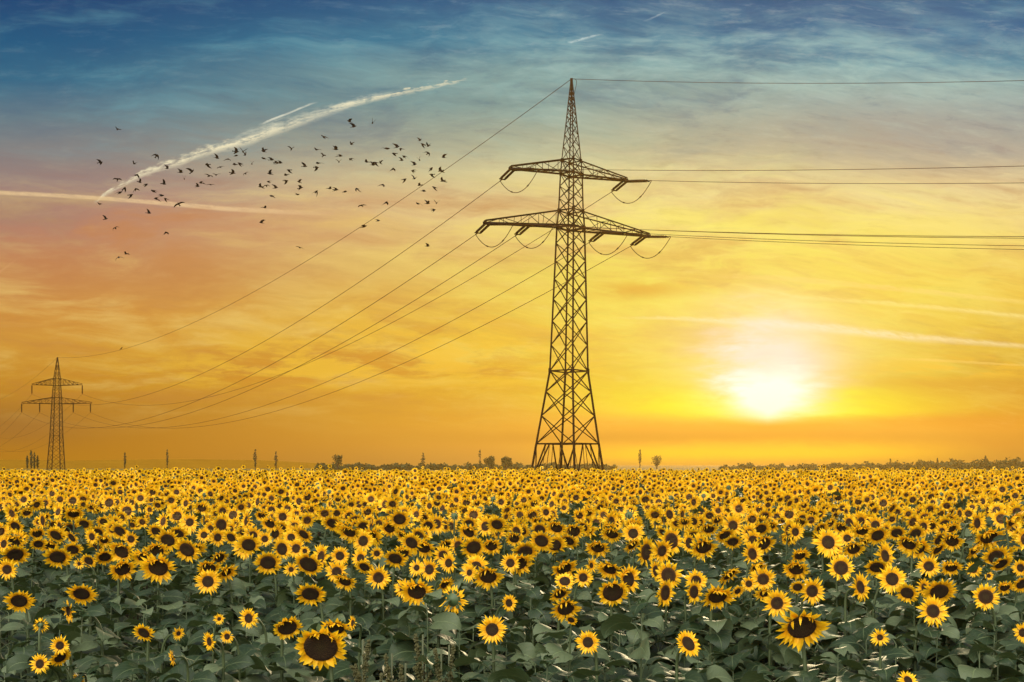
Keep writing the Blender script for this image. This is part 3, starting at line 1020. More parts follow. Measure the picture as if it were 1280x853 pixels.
# ------------------------------------------------------------------ birds
def bird_mesh(i):
    """one continuous body with tail and two wings; nose along +X"""
    dih, sweep, tipd, fold = [(R(50), .1, R(30), 1), (R(25), .15, R(-10), 1), (R(-20), .2, R(-35), 1), (R(5), .12, R(-12), 1.15), (R(70), .25, R(60), .9), (R(-45), .3, R(-60), .9), (R(35), .45, R(-40), .8)][i]
    xs = [-.30, -.26, -.16, -.05, .05, .13, .18, .215, .26]
    wy = [.075, .062, .030, .058, .070, .058, .038, .036, .004]
    hz = [.008, .012, .024, .056, .068, .056, .040, .034, .004]
    t = T(); ns = 8; V = []
    for x, a, b in zip(xs, wy, hz):
        for k in range(ns):
            th = 2 * math.pi * k / ns
            V.append((x, a * math.cos(th), b * math.sin(th) + (.012 if x > .12 else 0)))
    F = []
    wing_faces = {}
    for j in range(len(xs) - 1):
        for k in range(ns):
            k2 = (k + 1) % ns
            F.append((j * ns + k, j * ns + k2, (j + 1) * ns + k2, (j + 1) * ns + k))
    F += [tuple(range(ns - 1, -1, -1)), tuple((len(xs) - 1) * ns + k for k in range(ns))]
    for sgn in (1, -1):
        o = len(V)
        secs = [(0.02, .02, .22, .02), (.11, .03, .24, .018), (.21, .04 - sweep * .2, .23, .014), (.31, .02 - sweep * .45, .19, .010), (.39, -.02 - sweep * .7, .11, .006), (.43, -.06 - sweep * .9, .04, .003)]
        y = .02; z = .03; ang = dih; last = 0.02
        for q, (sp_, xc, ch, th) in enumerate(secs):
            ds = (sp_ - last) * fold; last = sp_
            y += ds * math.cos(ang); z += ds * math.sin(ang)
            ang = dih + (tipd - dih) * min(1, sp_ / .36)
            for dx, dz in ((.5, 0), (0.15, th), (-.5, 0), (0, -th * .3)):
                V.append((xc + dx * ch, sgn * y, z + dz))
        for q in range(5):
            for k in range(4):
                a, b = o + q * 4 + k, o + q * 4 + (k + 1) % 4
                f = (a, b, b + 4, a + 4)
                F.append(f if sgn < 0 else f[::-1])
        F.append(tuple(o + 20 + k for k in range(4)))
    t.add(V, F)
    return mesh_of('bird', t, [M_BIRD])
BM = [bird_mesh(i) for i in range(7)]
POSE = ['wings raised', 'wings half raised', 'wings lowered', 'gliding on flat wings', 'wings straight up', 'wings beating down', 'wings bent']
B4 = [(190,130),(102,298),(276,305),(388,265),(442,328),(287,362),(190,385),(302,398),(335,408),(223,430),(203,452),(257,462),(282,435),(373,445),(425,407),(388,484),(413,467),(436,482),(502,510),(97,508),(348,555),(130,585),(180,632),(433,656),(197,780),(235,762),(510,348),(568,345),(530,382),(597,420),(616,402),(663,411),(655,367),(692,361),(694,275),(648,309),(712,322),(751,281),(792,242),(828,243),(792,264),(838,260),(787,309),(812,302),(775,351),(841,355),(873,306),(933,242),(932,278),(972,284),(995,298),(1015,300),(1074,230),(1062,336),(1048,362),(1045,391),(965,356),(958,397),(947,417),(918,421),(993,427),(974,467),(937,527),(922,604),(1104,461),(1119,428),(1114,398),(1140,318),(1115,730)]
B5 = [(272,90),(292,116),(388,97),(141,170),(282,206),(105,233),(138,264),(200,231),(223,265),(218,295),(278,282),(112,302),(103,323),(103,446),(170,430),(202,436),(248,447),(310,431),(437,411),(334,517),(455,502),(417,594),(344,624),(360,295),(390,310),(404,298),(429,301),(462,228),(500,252),(512,220),(535,228),(548,269),(535,287),(489,332),(550,383),(600,380),(594,342),(601,309),(627,285),(628,186),(645,205),(672,214),(669,252),(750,272),(735,340),(685,327),(690,358),(745,391),(703,424),(629,413),(647,443),(617,507),(667,506),(713,504),(699,540),(667,722)]
birds = [(100 + x / 4.063, 130 + y / 4.063) for x, y in B4] + [(370 + x / 4.06, 130 + y / 4.06) for x, y in B5]
brng = random.Random(11)
GL = {18: 3, 24: 2, 31: 3, 36: 3, 68: 3, 88: 3}; BIGB = {18: 1.25, 24: 1.15, 124: 1.0, 27: 1.15}
binfo = []
for i, (bx_, by_) in enumerate(birds):
    d = brng.uniform(95, 118)
    p = at(bx_, by_, d)
    pose = GL.get(i, brng.choice([0, 0, 1, 1, 2, 4, 5, 6, 6]))
    o = obj('flying_bird', BM[pose], None, p)
    o.rotation_euler = (brng.uniform(-.5, .5), brng.uniform(-.35, .15), brng.choice([0, math.pi]) + brng.gauss(0, .75) if pose != 3 else brng.choice([1.57, -1.57]) + brng.gauss(0, .25))
    s = brng.uniform(.88, 1.12) * BIGB.get(i, 1.0) * (.85 if pose == 3 else 1)
    o.scale = (s, s, s)
    binfo.append([o, bx_, by_, pose])
ZONE = [(148, 'far left of the flock'), (205, 'along the lower contrail tip'), (262, 'below the bright contrail'), (318, 'in the clump right of the contrail'), (372, 'left of the middle of the flock'),
        (428, 'in the middle of the flock'), (478, 'right of the middle of the flock'), (519, 'in the right-hand cluster'), (600, 'at the right end of the flock')]
HB = [(176, 'top'), (198, 'upper'), (216, 'mid-height'), (236, 'lower'), (262, 'low'), (400, 'lowest')]
cells = {}
for b in binfo:
    z = next(i for i, (x, _) in enumerate(ZONE) if b[1] < x); h = next(i for i, (yy, _) in enumerate(HB) if b[2] < yy)
    cells.setdefault((z, h, b[3]), []).append(b)
for (z, h, pose), bs in cells.items():
    bs.sort(key=lambda b: b[1])
    for i, b in enumerate(bs):
        o = '' if len(bs) == 1 else (', ' + ['left', 'right'][i] + ' one' if len(bs) == 2 else ', ' + ORD[i])
        tag(b[0], '%s dark bird %s, %s%s' % (HB[h][1], ZONE[z][1], POSE[pose], o), 'bird', 'birds of the flock')
# the bird perched on the earth cable
kk = np.argmin(np.abs((HX + ps['earth'][:, 0] / ps['earth'][:, 1] * FOC) - 152))
o = obj('perched_bird', BM[6], None, ps['earth'][kk] + np.array([0, 0, .35])); o.scale = (2.0, 1.1, 1.9); o.rotation_euler = (0, -.9, .4)
tag(o, 'lone dark bird on the thin earth cable above the far pylon', 'bird')

# ------------------------------------------------------------------ horizon trees
trng = random.Random(3)
def leafy(t, c, r, n, s, m=0):
    for _ in range(n):
        while True:
            v = np.array([trng.uniform(-1, 1) for _ in range(3)])
            if np.dot(v, v) < 1: break
        p = c + v * r
        a = np.array([trng.gauss(0, 1) for _ in range(3)]); a /= np.linalg.norm(a)
        b = np.cross(a, [trng.gauss(0, 1) for _ in range(3)]); b /= np.linalg.norm(b)
        q = s * trng.uniform(.6, 1.4)
        t.add([p - a * q, p + b * q * .5, p + a * q, p - b * q * .5], [(0, 1, 2, 3)], None, m)
def tree_at(kind, px, top_py, wpx, d, label, group=None):
    p = at(px, HY, d); p[2] = .35
    h = zpx(top_py, d) - .35; w = wpx * d / FOC
    root = thing(kind, p, label, 'bush' if kind == 'bush' else 'tree', group)
    t = T()
    if kind == 'poplar_tree':
        tube(t, [[0, 0, -.3], [0, 0, h * .5], [trng.uniform(-.2, .2), 0, h * .95]], [w * .10, w * .07, .04], 6)
        for i in range(7):
            z = h * trng.uniform(.12, .7); a = trng.random() * 6.28
            tube(t, [[0, 0, z], [math.cos(a) * w * .2, math.sin(a) * w * .2, z + h * .12], [math.cos(a) * w * .28, math.sin(a) * w * .28, z + h * .26]], [.07, .05, .02], 4)
        obj('trunk', mesh_of('trunk', t, [M_TRUNK]), root)
        c = T()
        for i in range(16):
            f = (i + .5) / 16; rr = w * .5 * (math.sin(min(1, f * 1.3 + .12) * math.pi * .62) if f < .7 else (1 - f) / .3 * .85 + .1)
            if trng.random() < .2: continue
            leafy(c, np.array([trng.uniform(-.3, .3) * rr, trng.uniform(-.3, .3) * rr, h * (.14 + .86 * f)]), np.array([rr, rr, h * .06]), 15, .24)
        obj('crown', mesh_of('crown', c, [M_TREE], False), root)
    else:
        c = T(); nl = 16 if 'see-through' in label else (26 if 'scraggly' in label else 60)
        for i in range(9):
            a = trng.random() * 6.28; tl = trng.uniform(.1, .75)
            e = np.array([math.cos(a) * w * .42 * tl, math.sin(a) * w * .42 * tl, h * (1 - .5 * tl ** 2) * trng.uniform(.75, .95)])
            tube(t, bez(np.array([0, 0, -.3]), np.array([0, 0, h * .3]), e * np.array([.7, .7, .7]), e, 6), np.linspace(.16, .03, 6), 5)
            leafy(c, e * np.array([1, 1, .92]), np.array([w * .17, w * .17, h * .17]), nl, .28)
            leafy(c, e * np.array([.8, .8, .6]), np.array([w * .2, w * .2, h * .2]), nl // 2, .3)
        obj('trunk', mesh_of('trunk', t, [M_TRUNK]), root)
        obj('crown', mesh_of('crown', c, [M_TREE], False), root)
G = 'poplars along the horizon'
for i, (px, ty, w) in enumerate([(34, 570, 3.2), (39, 563, 4.2), (43, 566, 3.4), (47, 570, 3.2)]):
    tree_at('poplar_tree', px, ty, w, 330 + i * 4, 'thin bare poplar left of the distant pylon, ' + ['leftmost of four', 'tallest of four', 'second from right of four', 'rightmost and leaning of four'][i], G)
for px, ty, w, d, lb in [(156, 566, 3.4, 360, 'slender lone poplar first right of the distant pylon'), (209, 563, 3.2, 380, 'slender poplar second right of the distant pylon'),
                         (319, 561, 5.0, 350, 'feathery dark poplar, left of a pair before the lone bush'), (345, 565, 4.5, 370, 'feathery dark poplar, right of a pair before the lone bush'),
                         (529, 566, 5.2, 350, 'poplar standing between the lone bush and the round bushes'), (600, 563, 4.2, 350, 'thin poplar just left of the round bushes'),
                         (800, 561, 4.2, 350, 'thin poplar just right of the big pylon'), (1113, 574, 3.5, 380, 'faint thin poplar right of the sun in grey mist'),
                         (1172, 573, 3.5, 380, 'faint poplar farther right in the mist'), (1232, 570, 4.0, 360, 'dark poplar near the right edge')]:
    tree_at('poplar_tree', px, ty, w, d, lb, G)
for px, ty, w, d, lb in [(422, 567, 20, 340, 'lone scraggly bush with bare twigs on the horizon left of the big pylon'), (613, 570, 22, 345, 'dark round bush left of the big pylon, larger left one'),
                         (633, 570, 20, 350, 'dark round bush nearest left of the big pylon'), (821, 569, 24, 360, 'thin see-through bush on the horizon right of the big pylon')]:
    tree_at('bush', px, ty, w, d, lb, 'bushes on the horizon')
# low scrub and far wood that read as one mass
def scrub(name, x0, x1, hfun, d, label, n, s=.5):
    t = T()
    for i in range(n):
        px = trng.uniform(x0, x1); h = hfun(px)
        if h <= .05: continue
        c = at(px, HY, d + trng.uniform(-9, 9)); c[2] = .3
        leafy(t, c + np.array([0, 0, h * trng.random() ** .8]), np.array([.9, .9, .5]), 5, s)
    o = obj(name, mesh_of(name, t, [M_TREE], False)); tag(o, label, 'scrub', kind='stuff')
scrub('scrub_belt', 395, 770, lambda x: 1.3 + .4 * math.sin(x * .13) + .3 * math.sin(x * .41) + .6 * math.sin(x * 1.7) * math.sin(x * .23), 395, 'low dark scrub belt behind the field below the big pylon', 2600)
scrub('far_wood', 900, 1420, lambda x: .9 + 1.9 * float(sstep(980, 1270, x)) + .4 * math.sin(x * .17) + .3 * math.sin(x * .47 + 1) + .9 * math.sin(x * 1.9) * math.sin(x * .31), 390, 'low misty far wood along the right horizon', 3600)

# ------------------------------------------------------------------ ground and far slopes
def sheet(name, xs, ys, zf, mat):
    X, Y = np.meshgrid(xs, ys); Z = zf(X, Y)
    V = np.stack([X, Y, Z], -1).reshape(-1, 3); nx = len(xs)
    F = [(j * nx + i, j * nx + i + 1, (j + 1) * nx + i + 1, (j + 1) * nx + i) for j in range(len(ys) - 1) for i in range(nx - 1)]
    t = T(); t.add(V, F)
    o = obj(name, mesh_of(name, t, [mat])); o['kind'] = 'structure'
    return o
def ground_mat():
    m, g, b, out = material('field_soil')
    geo = g.new('ShaderNodeNewGeometry'); x, y_, z = g.sep(geo.outputs['Position'])
    n = g.noise(geo.outputs['Position'], 1.6, 8, .65)
    soil = g.mix(n, (0.005, 0.004, 0.002, 1), (0.016, 0.013, 0.007, 1))
    n2 = g.noise(geo.outputs['Position'], .08, 6, .6)
    straw = g.mix(n2, (0.09, 0.065, 0.014, 1), (0.17, 0.12, 0.026, 1))
    g.put(b.inputs['Base Color'], g.mix(g.smooth(66, 74, y_ + (n2 - .5) * 6), soil, straw)); b.inputs['Roughness'].default_value = 0.95; b.inputs['Specular IOR Level'].default_value = 0.05
    bp = g.new('ShaderNodeBump'); bp.inputs['Strength'].default_value = .6; bp.inputs['Distance'].default_value = .05
    g.put(bp.inputs['Height'], n); g.l.new(bp.outputs[0], b.inputs['Normal'])
    return m
xs = np.concatenate([np.linspace(-1500, -90, 12), np.linspace(-80, 80, 81), np.linspace(90, 1500, 12)])
ys = np.concatenate([np.linspace(-600, -20, 8), np.linspace(-10, 110, 121), np.linspace(130, 1500, 20)])
sheet('ground', xs, ys, lambda X, Y: ground_z(X, Y), ground_mat())
def straw_mat():
    m, g, b, out = material('stubble_slope')
    geo = g.new('ShaderNodeNewGeometry')
    n = g.noise(geo.outputs['Position'], .05, 8, .65)
    g.put(b.inputs['Base Color'], g.mix(n, (0.15, 0.075, 0.006, 1), (0.25, 0.13, 0.010, 1))); b.inputs['Roughness'].default_value = .95; b.inputs['Specular IOR Level'].default_value = 0.0
    return m
sheet('distant_slope', np.linspace(-420, -60, 40), np.linspace(480, 760, 20),
      lambda X, Y: .2 + 4.6 * sstep(480, 640, Y) * sstep(-60, -200, X) * (1 + .12 * np.sin(X * .03)), straw_mat())

# ------------------------------------------------------------------ sky
SUN_AZ = math.atan2(960 - HX, FOC); SUN_EL = R(9.5)
def build_sky():
    w = bpy.data.worlds.new('World'); scene.world = w; w.use_nodes = True
    g = NG(w.node_tree)
    for n in list(g.n): g.n.remove(n)
    out = g.new('ShaderNodeOutputWorld'); bg = g.new('ShaderNodeBackground')
    g.l.new(bg.outputs[0], out.inputs[0])
    tc = g.new('ShaderNodeTexCoord')
    dx, dy, dz = g.sep(tc.outputs['Generated'])
    yy = g.math('MAXIMUM', dy, 0.06)
    X = dx / yy * FOC + HX          # directions on a plane facing north, numbered like the photo's pixels
    Y = HY - dz / yy * FOC
    def rampY(stops):
        return g.ramp((Y + 200) / 800.0, [((y_ + 200) / 800.0, srgb(*c)) for y_, c in stops])
    Lc = rampY([(-200, (0, 54, 104)), (0, (0, 68, 118)), (50, (0, 88, 130)), (100, (40, 106, 138)), (150, (100, 126, 138)), (200, (138, 134, 132)), (240, (174, 140, 128)), (290, (194, 140, 112)), (340, (204, 144, 90)), (390, (216, 152, 70)), (430, (221, 161, 62)), (480, (211, 149, 40)), (512, (190, 132, 38)), (540, (186, 124, 22)), (565, (194, 130, 16)), (600, (196, 136, 20))])
    Mc = rampY([(-200, (0, 60, 112)), (0, (0, 88, 136)), (50, (40, 120, 152)), (90, (116, 155, 158)), (130, (118, 152, 152)), (180, (165, 171, 150)), (220, (206, 192, 150)), (270, (228, 200, 146)), (320, (230, 194, 120)), (370, (232, 188, 92)), (420, (237, 190, 70)), (470, (234, 180, 48)), (520, (223, 166, 42)), (555, (206, 146, 58)), (575, (176, 126, 66)), (600, (160, 115, 64))])
    Rc = rampY([(-200, (0, 60, 112)), (0, (0, 92, 140)), (40, (0, 100, 148)), (80, (76, 140, 164)), (110, (140, 170, 170)), (150, (152, 166, 165)), (190, (178, 173, 160)), (230, (224, 206, 160)), (270, (236, 212, 144)), (320, (240, 206, 112)), (370, (241, 194, 80)), (410, (236, 196, 72)), (450, (212, 166, 60)), (490, (204, 136, 20)), (530, (200, 122, 8)), (555, (156, 86, 24)), (572, (100, 58, 36)), (600, (64, 44, 36))])
    c = g.mix(g.smooth(60, 640, X), Lc, Mc)
    c = g.mix(g.smooth(640, 1180, X), c, Rc)
    def gauss(cx, cy, sx, sy_up, sy_dn=None):
        ux = (X - cx) / sx; uy = Y - cy
        if sy_dn is None: uy = uy / sy_up
        else:
            up = g.math('MINIMUM', uy, 0.0) / sy_up; dn = g.math('MAXIMUM', uy, 0.0) / sy_dn
            uy = up + dn
        return (0.0 - (ux * ux + uy * uy)).exp()
    # streaky cirrus, drawn out level and bowed a little across the sky
    bow = (X - 640.0) * (X - 640.0) * 0.00005
    warp = g.noise(g.comb(X * .0035, Y * .008, 3.0), 1, 4, .5)
    n1 = g.noise(g.comb(X * .0042 + warp * 1.2, (Y - bow - X * .05) * .021 + warp * 1.5, 0), 1, 9, .62)
    n2 = g.noise(g.comb(X * .0022 + warp * .8, (Y - X * .07) * .011 + warp, 7.0), 1, 7, .55)
    n3 = g.noise(g.comb(X * .012 + warp * 2.0, (Y - X * .03) * .05 + warp * 2.5, 4.0), 1, 8, .62)
    topw = 1.0 - g.smooth(150, 330, Y)
    c = g.mix(g.smooth(.46, .72, n1) * topw * .34, c, srgb(112, 176, 186))
    c = g.mix(g.smooth(.50, .30, n1) * topw * .42, c, g.mix(g.smooth(90, 200, Y), srgb(0, 84, 128), srgb(104, 120, 134)))
    cir = gauss(900, 80, 360, 62) + gauss(1200, 110, 220, 48) * .8
    c = g.mix((cir * g.smooth(.40, .66, n3 * .55 + n1 * .45)).clamp() * .62, c, srgb(166, 206, 200))
    c = g.mix((gauss(980, 225, 330, 62) * g.smooth(.44, .66, n3 * .4 + n1 * .6)).clamp() * .75, c, srgb(242, 228, 180))
    # mauve grey bank upper right and upper left
    c = g.mix((gauss(1110, 172, 260, 46) * g.smooth(.36, .58, n1 * .7 + n3 * .3)).clamp() * .72, c, srgb(142, 136, 142))
    c = g.mix((gauss(60, 215, 260, 50) * g.smooth(.40, .6, n2)).clamp() * .45, c, srgb(136, 122, 126))
    # rosy and golden bands lower down
    midw = g.smooth(190, 270, Y) * (1.0 - g.smooth(470, 560, Y))
    c = g.mix(g.smooth(.46, .68, n1) * midw * .55, c, srgb(252, 222, 130))
    c = g.mix(g.smooth(.52, .32, n1) * midw * .5, c, srgb(196, 128, 72))
    c = g.mix(g.smooth(.54, .36, n2) * midw * .30, c, srgb(198, 128, 82))
    c = g.mix((gauss(20, 272, 190, 36) * g.smooth(.36, .6, n1)).clamp() * .6, c, srgb(146, 104, 106))
    c = g.mix((gauss(250, 330, 330, 46) * g.smooth(.40, .64, n1 * .6 + n3 * .4)).clamp() * .45, c, srgb(188, 124, 84))
    n4 = g.noise(g.comb(X * .017 + warp * 2.6, (Y - bow - X * .045) * .085 + warp * 3.2, 11.0), 1, 8, .66)
    c = g.mix(g.smooth(.50, .74, n4) * (1.0 - g.smooth(480, 570, Y)) * (.08 + .20 * g.smooth(250, 800, X)), c, g.mix(g.smooth(120, 260, Y), srgb(176, 202, 200), srgb(255, 232, 160)))
    c = g.mix(g.smooth(.50, .28, n4) * (1.0 - g.smooth(480, 570, Y)) * (.14 + .14 * g.smooth(250, 800, X)), c, g.mix(g.smooth(120, 280, Y), srgb(20, 84, 126), srgb(178, 122, 84)))
    # glow of the low sun
    clip = 1.0 - g.smooth(519, 536, Y + (warp - .5) * 10 + (X - 960.0).abs() * .04)
    ygl = gauss(930, 385, 340, 150, 150)
    c = g.mix(ygl * (.30 + .5 * g.smooth(.35, .65, n1)) * .8, c, (.86, .98, .07, 1))
    c = g.mix(gauss(955, 502, 190, 56, 40) * clip * .95, c, (.80, 1.02, .0, 1))
    pale = gauss(960, 425, 170, 62, 75)
    c = g.mix(pale * clip * .45, c, srgb(252, 242, 180))
    # broken golden cloud right of centre left, with a dusky bank under it
    gold = gauss(500, 452, 210, 56, 28) + gauss(330, 470, 170, 30, 16) * .8
    c = g.mix((gold * g.smooth(.42, .60, n3)).clamp() * .70, c, srgb(252, 204, 64))
    c = g.mix((gold * g.smooth(.50, .36, n3)).clamp() * .55, c, srgb(216, 146, 44))
    c = g.mix((gauss(430, 512, 330, 24, 34) * g.smooth(.35, .6, n2)).clamp() * .4, c, srgb(204, 144, 62))
    c = g.mix((gauss(20, 535, 90, 22, 22)).clamp() * .6, c, srgb(140, 92, 58))
    c = g.mix((gauss(800, 362, 66, 11) * g.smooth(.3, .55, n3)).clamp() * .55, c, srgb(214, 134, 48))
    # golden edge and grey shelf at far right
    c = g.mix((gauss(1230, 462, 130, 18, 12) * g.smooth(.42, .58, n3)).clamp() * .65, c, srgb(254, 208, 62))
    c = g.mix((gauss(1170, 480, 150, 9, 22)).clamp() * .5, c, srgb(206, 156, 58))
    # warm dusk under the sun, then the last bright strip
    c = g.mix(gauss(940, 547, 300, 13, 10) * .97, c, srgb(112, 78, 8))
    strip_y = 568.0 - gauss(1000, 0, 190, 1e6) * 3.0
    sw = (X - 940.0) / 230.0; sh = (Y - strip_y + (n3 - .5) * 14) / 11.5
    strip = (0.0 - (sw * sw * sw * sw + sh * sh)).exp()
    c = g.mix(strip * .95, c, srgb(252, 220, 0))
    c = g.mix(g.smooth(572, 590, Y) * g.smooth(680, 800, X) * .6, c, srgb(150, 104, 66))
    # bright drawn-out streaks right of the sun: column -> (row, width, strength)
    def trail(stops, col, rag=0.35, warpamt=3.0, amt=1.0, soft=0.4):
        r = g.ramp((X + 100) / 1500.0, [((x + 100) / 1500.0, (yc / 600, wd / 20, a, 1)) for x, yc, wd, a in stops])
        yc, wd, a = g.sepc(r)
        fine = g.noise(g.comb(X * .060, (Y - yc * 600.0) * .22 - X * .03, 2.0), 1, 7, .68)
        dist = ((Y - yc * 600.0 + (fine - .5) * warpamt).abs()) / (wd * 20.0 + .01)
        m_ = (1.0 - g.smooth(soft, 1.15, dist)) * a * ((1 - rag) + rag * 2 * g.smooth(.32, .62, fine))
        return g.mix((m_ * amt).clamp(), c, col)
    c = trail([(-100, 395, 3, 0), (760, 397, 2, 0), (840, 398, 3, .5), (950, 404, 7, .9), (1040, 411, 8, 1), (1130, 421, 7, .8), (1280, 433, 4, .5), (1400, 440, 4, 0)], srgb(255, 246, 196), .4, 5, .75, .0)
    c = trail([(-100, 360, 3, 0), (900, 352, 2, 0), (1000, 372, 3, .5), (1120, 380, 4, .7), (1280, 396, 4, .8), (1400, 402, 4, .5)], srgb(255, 240, 150), .5, 5, .65, .0)
    c = trail([(-100, 330, 3, 0), (880, 345, 3, 0), (980, 348, 4, .5), (1130, 362, 4, .6), (1280, 378, 3, .5), (1400, 384, 4, .2)], srgb(252, 226, 130), .5, 6, .7)
    c = trail([(-100, 455, 3, 0), (1100, 448, 1.5, 0), (1160, 450, 2, .6), (1260, 456, 1.5, .5), (1400, 462, 1, 0)], srgb(255, 228, 130), .4, 3, .6)
    # leaves room for the light the haze adds in front
    c = g.mix(g.smooth(230, 570, Y) * (.10 + .15 * g.smooth(500, 1000, X)), c, (0, 0, 0, 1))
    # white hot sun behind a thin shelf of cloud
    X0, Y0 = X, Y
    X = X0 + (n3 - .5) * 90; Y = Y0 + (n1 - .5) * 46 + (n3 - .5) * 46
    c = g.mix(gauss(958, 512, 150, 20, 14) * clip * .95, c, (.70, 1.05, .0, 1))
    halo = gauss(962, 466, 66, 66, 50) * clip * (.6 + 1.4 * n3)
    c = g.mix(halo.clamp() * .80, c, srgb(244, 238, 240))
    Y = Y0 + (X0 - 960.0).abs() * .32 + (n3 - .5) * 20
    core = gauss(962, 501, 43, 34, 24) * 1.5 * clip * (.6 + .8 * n3)
    X, Y = X0, Y0
    c = g.mix(core.clamp(), c, (1.2, 1.18, 1.12, 1))
    c = g.mix((gauss(970, 452, 74, 15) * g.smooth(.3, .6, n3)).clamp() * .6, c, srgb(226, 214, 206))
    # condensation trails
    big = [(-100, 260, 2, 0), (117, 254, 2, 0), (121, 252, 2.5, .6), (136, 240, 3.5, .75), (176, 219, 5, .85), (202, 209, 6.5, .9), (227, 202, 7, .95), (252, 191, 7.5, 1), (282, 183, 8, 1), (312, 176, 7.5, .95),
           (343, 164, 8, .8), (373, 154, 7, .6), (403, 144, 5, .35), (418, 137, 5, .6), (428, 134, 4.5, .9), (454, 127, 4, .85), (494, 118, 3.6, .85), (534, 110, 3.2, .75), (570, 103, 2.6, .6), (586, 99, 2, 0), (1400, 99, 2, 0)]
    c = trail(big, srgb(244, 234, 196), 1.0, 20, .52, .0)
    c = trail([(-100, 185, 4, 0), (270, 184, 7, 0), (300, 172, 8, .3), (335, 161, 10, .45), (380, 148, 10, .4), (420, 136, 8, .5), (460, 123, 6, .4), (505, 113, 4, 0), (1400, 113, 4, 0)], srgb(226, 226, 200), 1.0, 16, .55, .0)
    c = trail([(-100, 239, 3, .6), (0, 241, 3, .6), (60, 244, 3, .6), (120, 247.5, 3, .55), (200, 254, 3.2, .6), (280, 261, 3.6, .55), (350, 265, 3.6, .35), (430, 268, 3, 0), (1400, 268, 3, 0)], srgb(248, 214, 160), .3, 2, .85)
    c = trail([(-100, 160, 1, 0), (326, 156, 1.4, 0), (334, 152, 1.6, .7), (360, 142, 1.6, .7), (386, 131, 1.6, .6), (396, 128, 1, 0), (1400, 128, 1, 0)], srgb(216, 218, 200), .4, 1.5, .9)
    c = trail([(-100, 54, 1, 0), (709, 53.5, 1.5, 0), (714, 53, 2, .8), (730, 49, 2, .7), (747, 44, 1.5, .6), (752, 43, 1, 0), (1400, 43, 1, 0)], srgb(190, 214, 214), 1.0, 5, .6, 0)
    c = trail([(-100, 26, 1, 0), (805, 27, 1.5, 0), (812, 24, 2, .5), (826, 18, 1.5, .5), (834, 14, 1, 0), (1400, 14, 1, 0)], srgb(170, 200, 208), 1.0, 5, .5, 0)
    c = trail([(-100, 380, 1, 0), (-20, 352, 2, .3), (0, 340, 2, .35), (24, 322, 2, 0), (1400, 322, 1, 0)], srgb(226, 172, 120), .3, 1, .8)
    # overhead and behind: physical sky plus an added bright patch that lights the flowers
    nish = g.new('ShaderNodeTexSky', sky_type='NISHITA'); nish.sun_disc = False
    nish.sun_elevation = SUN_EL; nish.sun_rotation = SUN_AZ; nish.air_density = 1.2; nish.dust_density = 2.0
    ncl = g.noise(tc.outputs['Generated'], 2.2, 6, .6)
    fill_lobe = g.math('MAXIMUM', dx * -.20 + dy * -.68 + dz * .70, 0.0)
    lum = (g.smooth(.5, 1.0, fill_lobe) * 4.2 + .26) * (ncl * .9 + .55) * BACK
    white = g.mix(1.0, g.comb(lum, lum * .965, lum * .87), (1, 1, 1, 1), 'MULTIPLY')
    nb = g.new('ShaderNodeMix', data_type='RGBA', blend_type='ADD'); nb.inputs[0].default_value = 0.08
    g.put(nb.inputs[6], white); g.l.new(nish.outputs[0], nb.inputs[7])
    hlen = g.math('SQRT', dx * dx + dy * dy)
    elv = dz / g.math('MAXIMUM', hlen, .02)
    frontal = g.smooth(.10, .62, dy / g.math('MAXIMUM', hlen, .02)) * (1.0 - g.smooth(.50, 1.1, elv))
    dome = g.mix(g.smooth(-.12, 0.10, dz), (.10, .085, .05, 1), S_(g, nb.outputs[2]))
    c = g.mix(frontal, dome, c)
    g.put(bg.inputs['Color'], c); bg.inputs['Strength'].default_value = 1.0
BACK = 1.25
HAZE = 0.0004
build_sky()

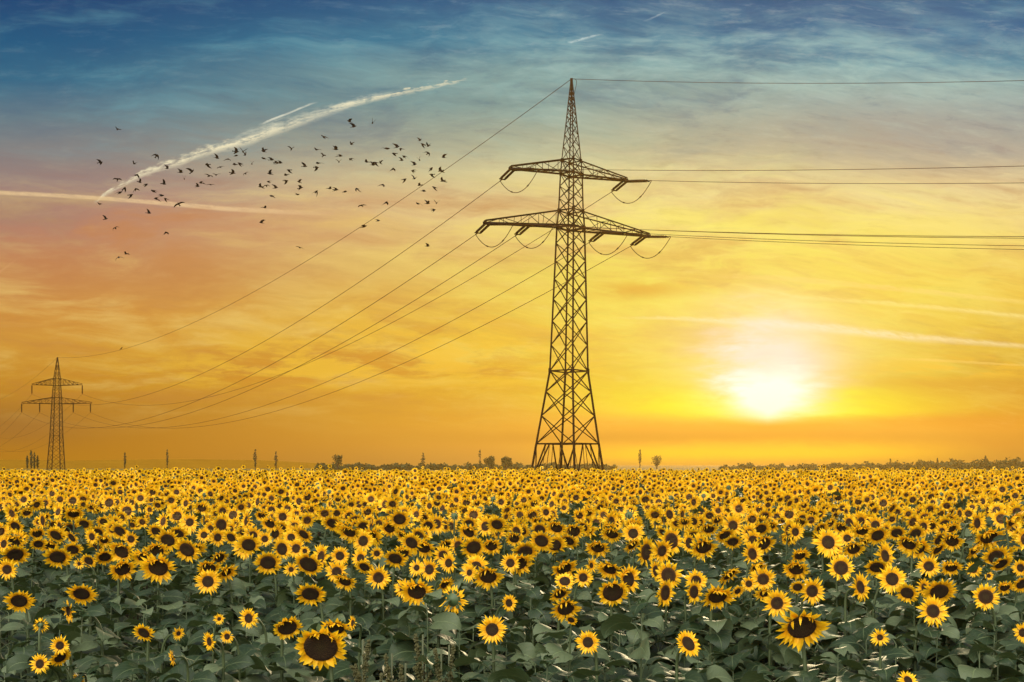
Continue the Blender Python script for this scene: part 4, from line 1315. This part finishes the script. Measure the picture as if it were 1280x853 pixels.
sl = bpy.data.lights.new('sun', 'SUN'); sl.energy = 2.2; sl.angle = R(5.0); sl.color = (1.0, .80, .46)
so = bpy.data.objects.new('sun', sl); COL.objects.link(so)
sd = Vector((math.sin(SUN_AZ) * math.cos(SUN_EL), math.cos(SUN_AZ) * math.cos(SUN_EL), math.sin(SUN_EL)))
so.rotation_euler = sd.to_track_quat('Z', 'Y').to_euler(); so.location = (30, 120, 60)

# evening haze: one closed box of thin even air
hv = T()
hx0, hx1, hy0, hy1, hz0, hz1 = -1650, 1650, -700, 1650, -1.2, 52.0
hv.add([(x, y, z) for z in (hz0, hz1) for x, y in ((hx0, hy0), (hx1, hy0), (hx1, hy1), (hx0, hy1))],
       [(3, 2, 1, 0), (4, 5, 6, 7), (0, 1, 5, 4), (1, 2, 6, 5), (2, 3, 7, 6), (3, 0, 4, 7)])
hm = bpy.data.materials.new('evening_haze'); hm.use_nodes = True
hg = NG(hm.node_tree)
for n in list(hg.n): hg.n.remove(n)
ho_ = hg.new('ShaderNodeOutputMaterial'); pv = hg.new('ShaderNodeVolumePrincipled')
pv.inputs['Color'].default_value = (.58, .34, .07, 1); pv.inputs['Density'].default_value = HAZE; pv.inputs['Anisotropy'].default_value = 0.72
hg.l.new(pv.outputs[0], ho_.inputs['Volume'])
tag(obj('haze', mesh_of('haze', hv, [hm], False)), 'thin warm evening haze over the whole field', 'haze', kind='stuff')

# ------------------------------------------------------------------ camera and output
cam = bpy.data.cameras.new('camera'); co = bpy.data.objects.new('camera', cam); COL.objects.link(co)
co.location = (0, 0, CAM_Z); co.rotation_euler = (math.pi / 2, 0, 0)
cam.sensor_width = 36.0; cam.lens = FOC / 1280 * 36.0; cam.shift_y = (HY - 426.5) / 1280
cam.clip_start = .1; cam.clip_end = 6000
scene.camera = co
scene.view_settings.view_transform = 'Standard'; scene.view_settings.look = 'None'
scene.view_settings.exposure = 0.0; scene.view_settings.gamma = 1.0
scene.cycles.use_denoising = True
scene.cycles.max_bounces = 6; scene.cycles.diffuse_bounces = 3; scene.cycles.glossy_bounces = 2; scene.cycles.transmission_bounces = 3
scene.cycles.volume_bounces = 1; scene.cycles.transparent_max_bounces = 4
scene.cycles.sample_clamp_indirect = 6.0
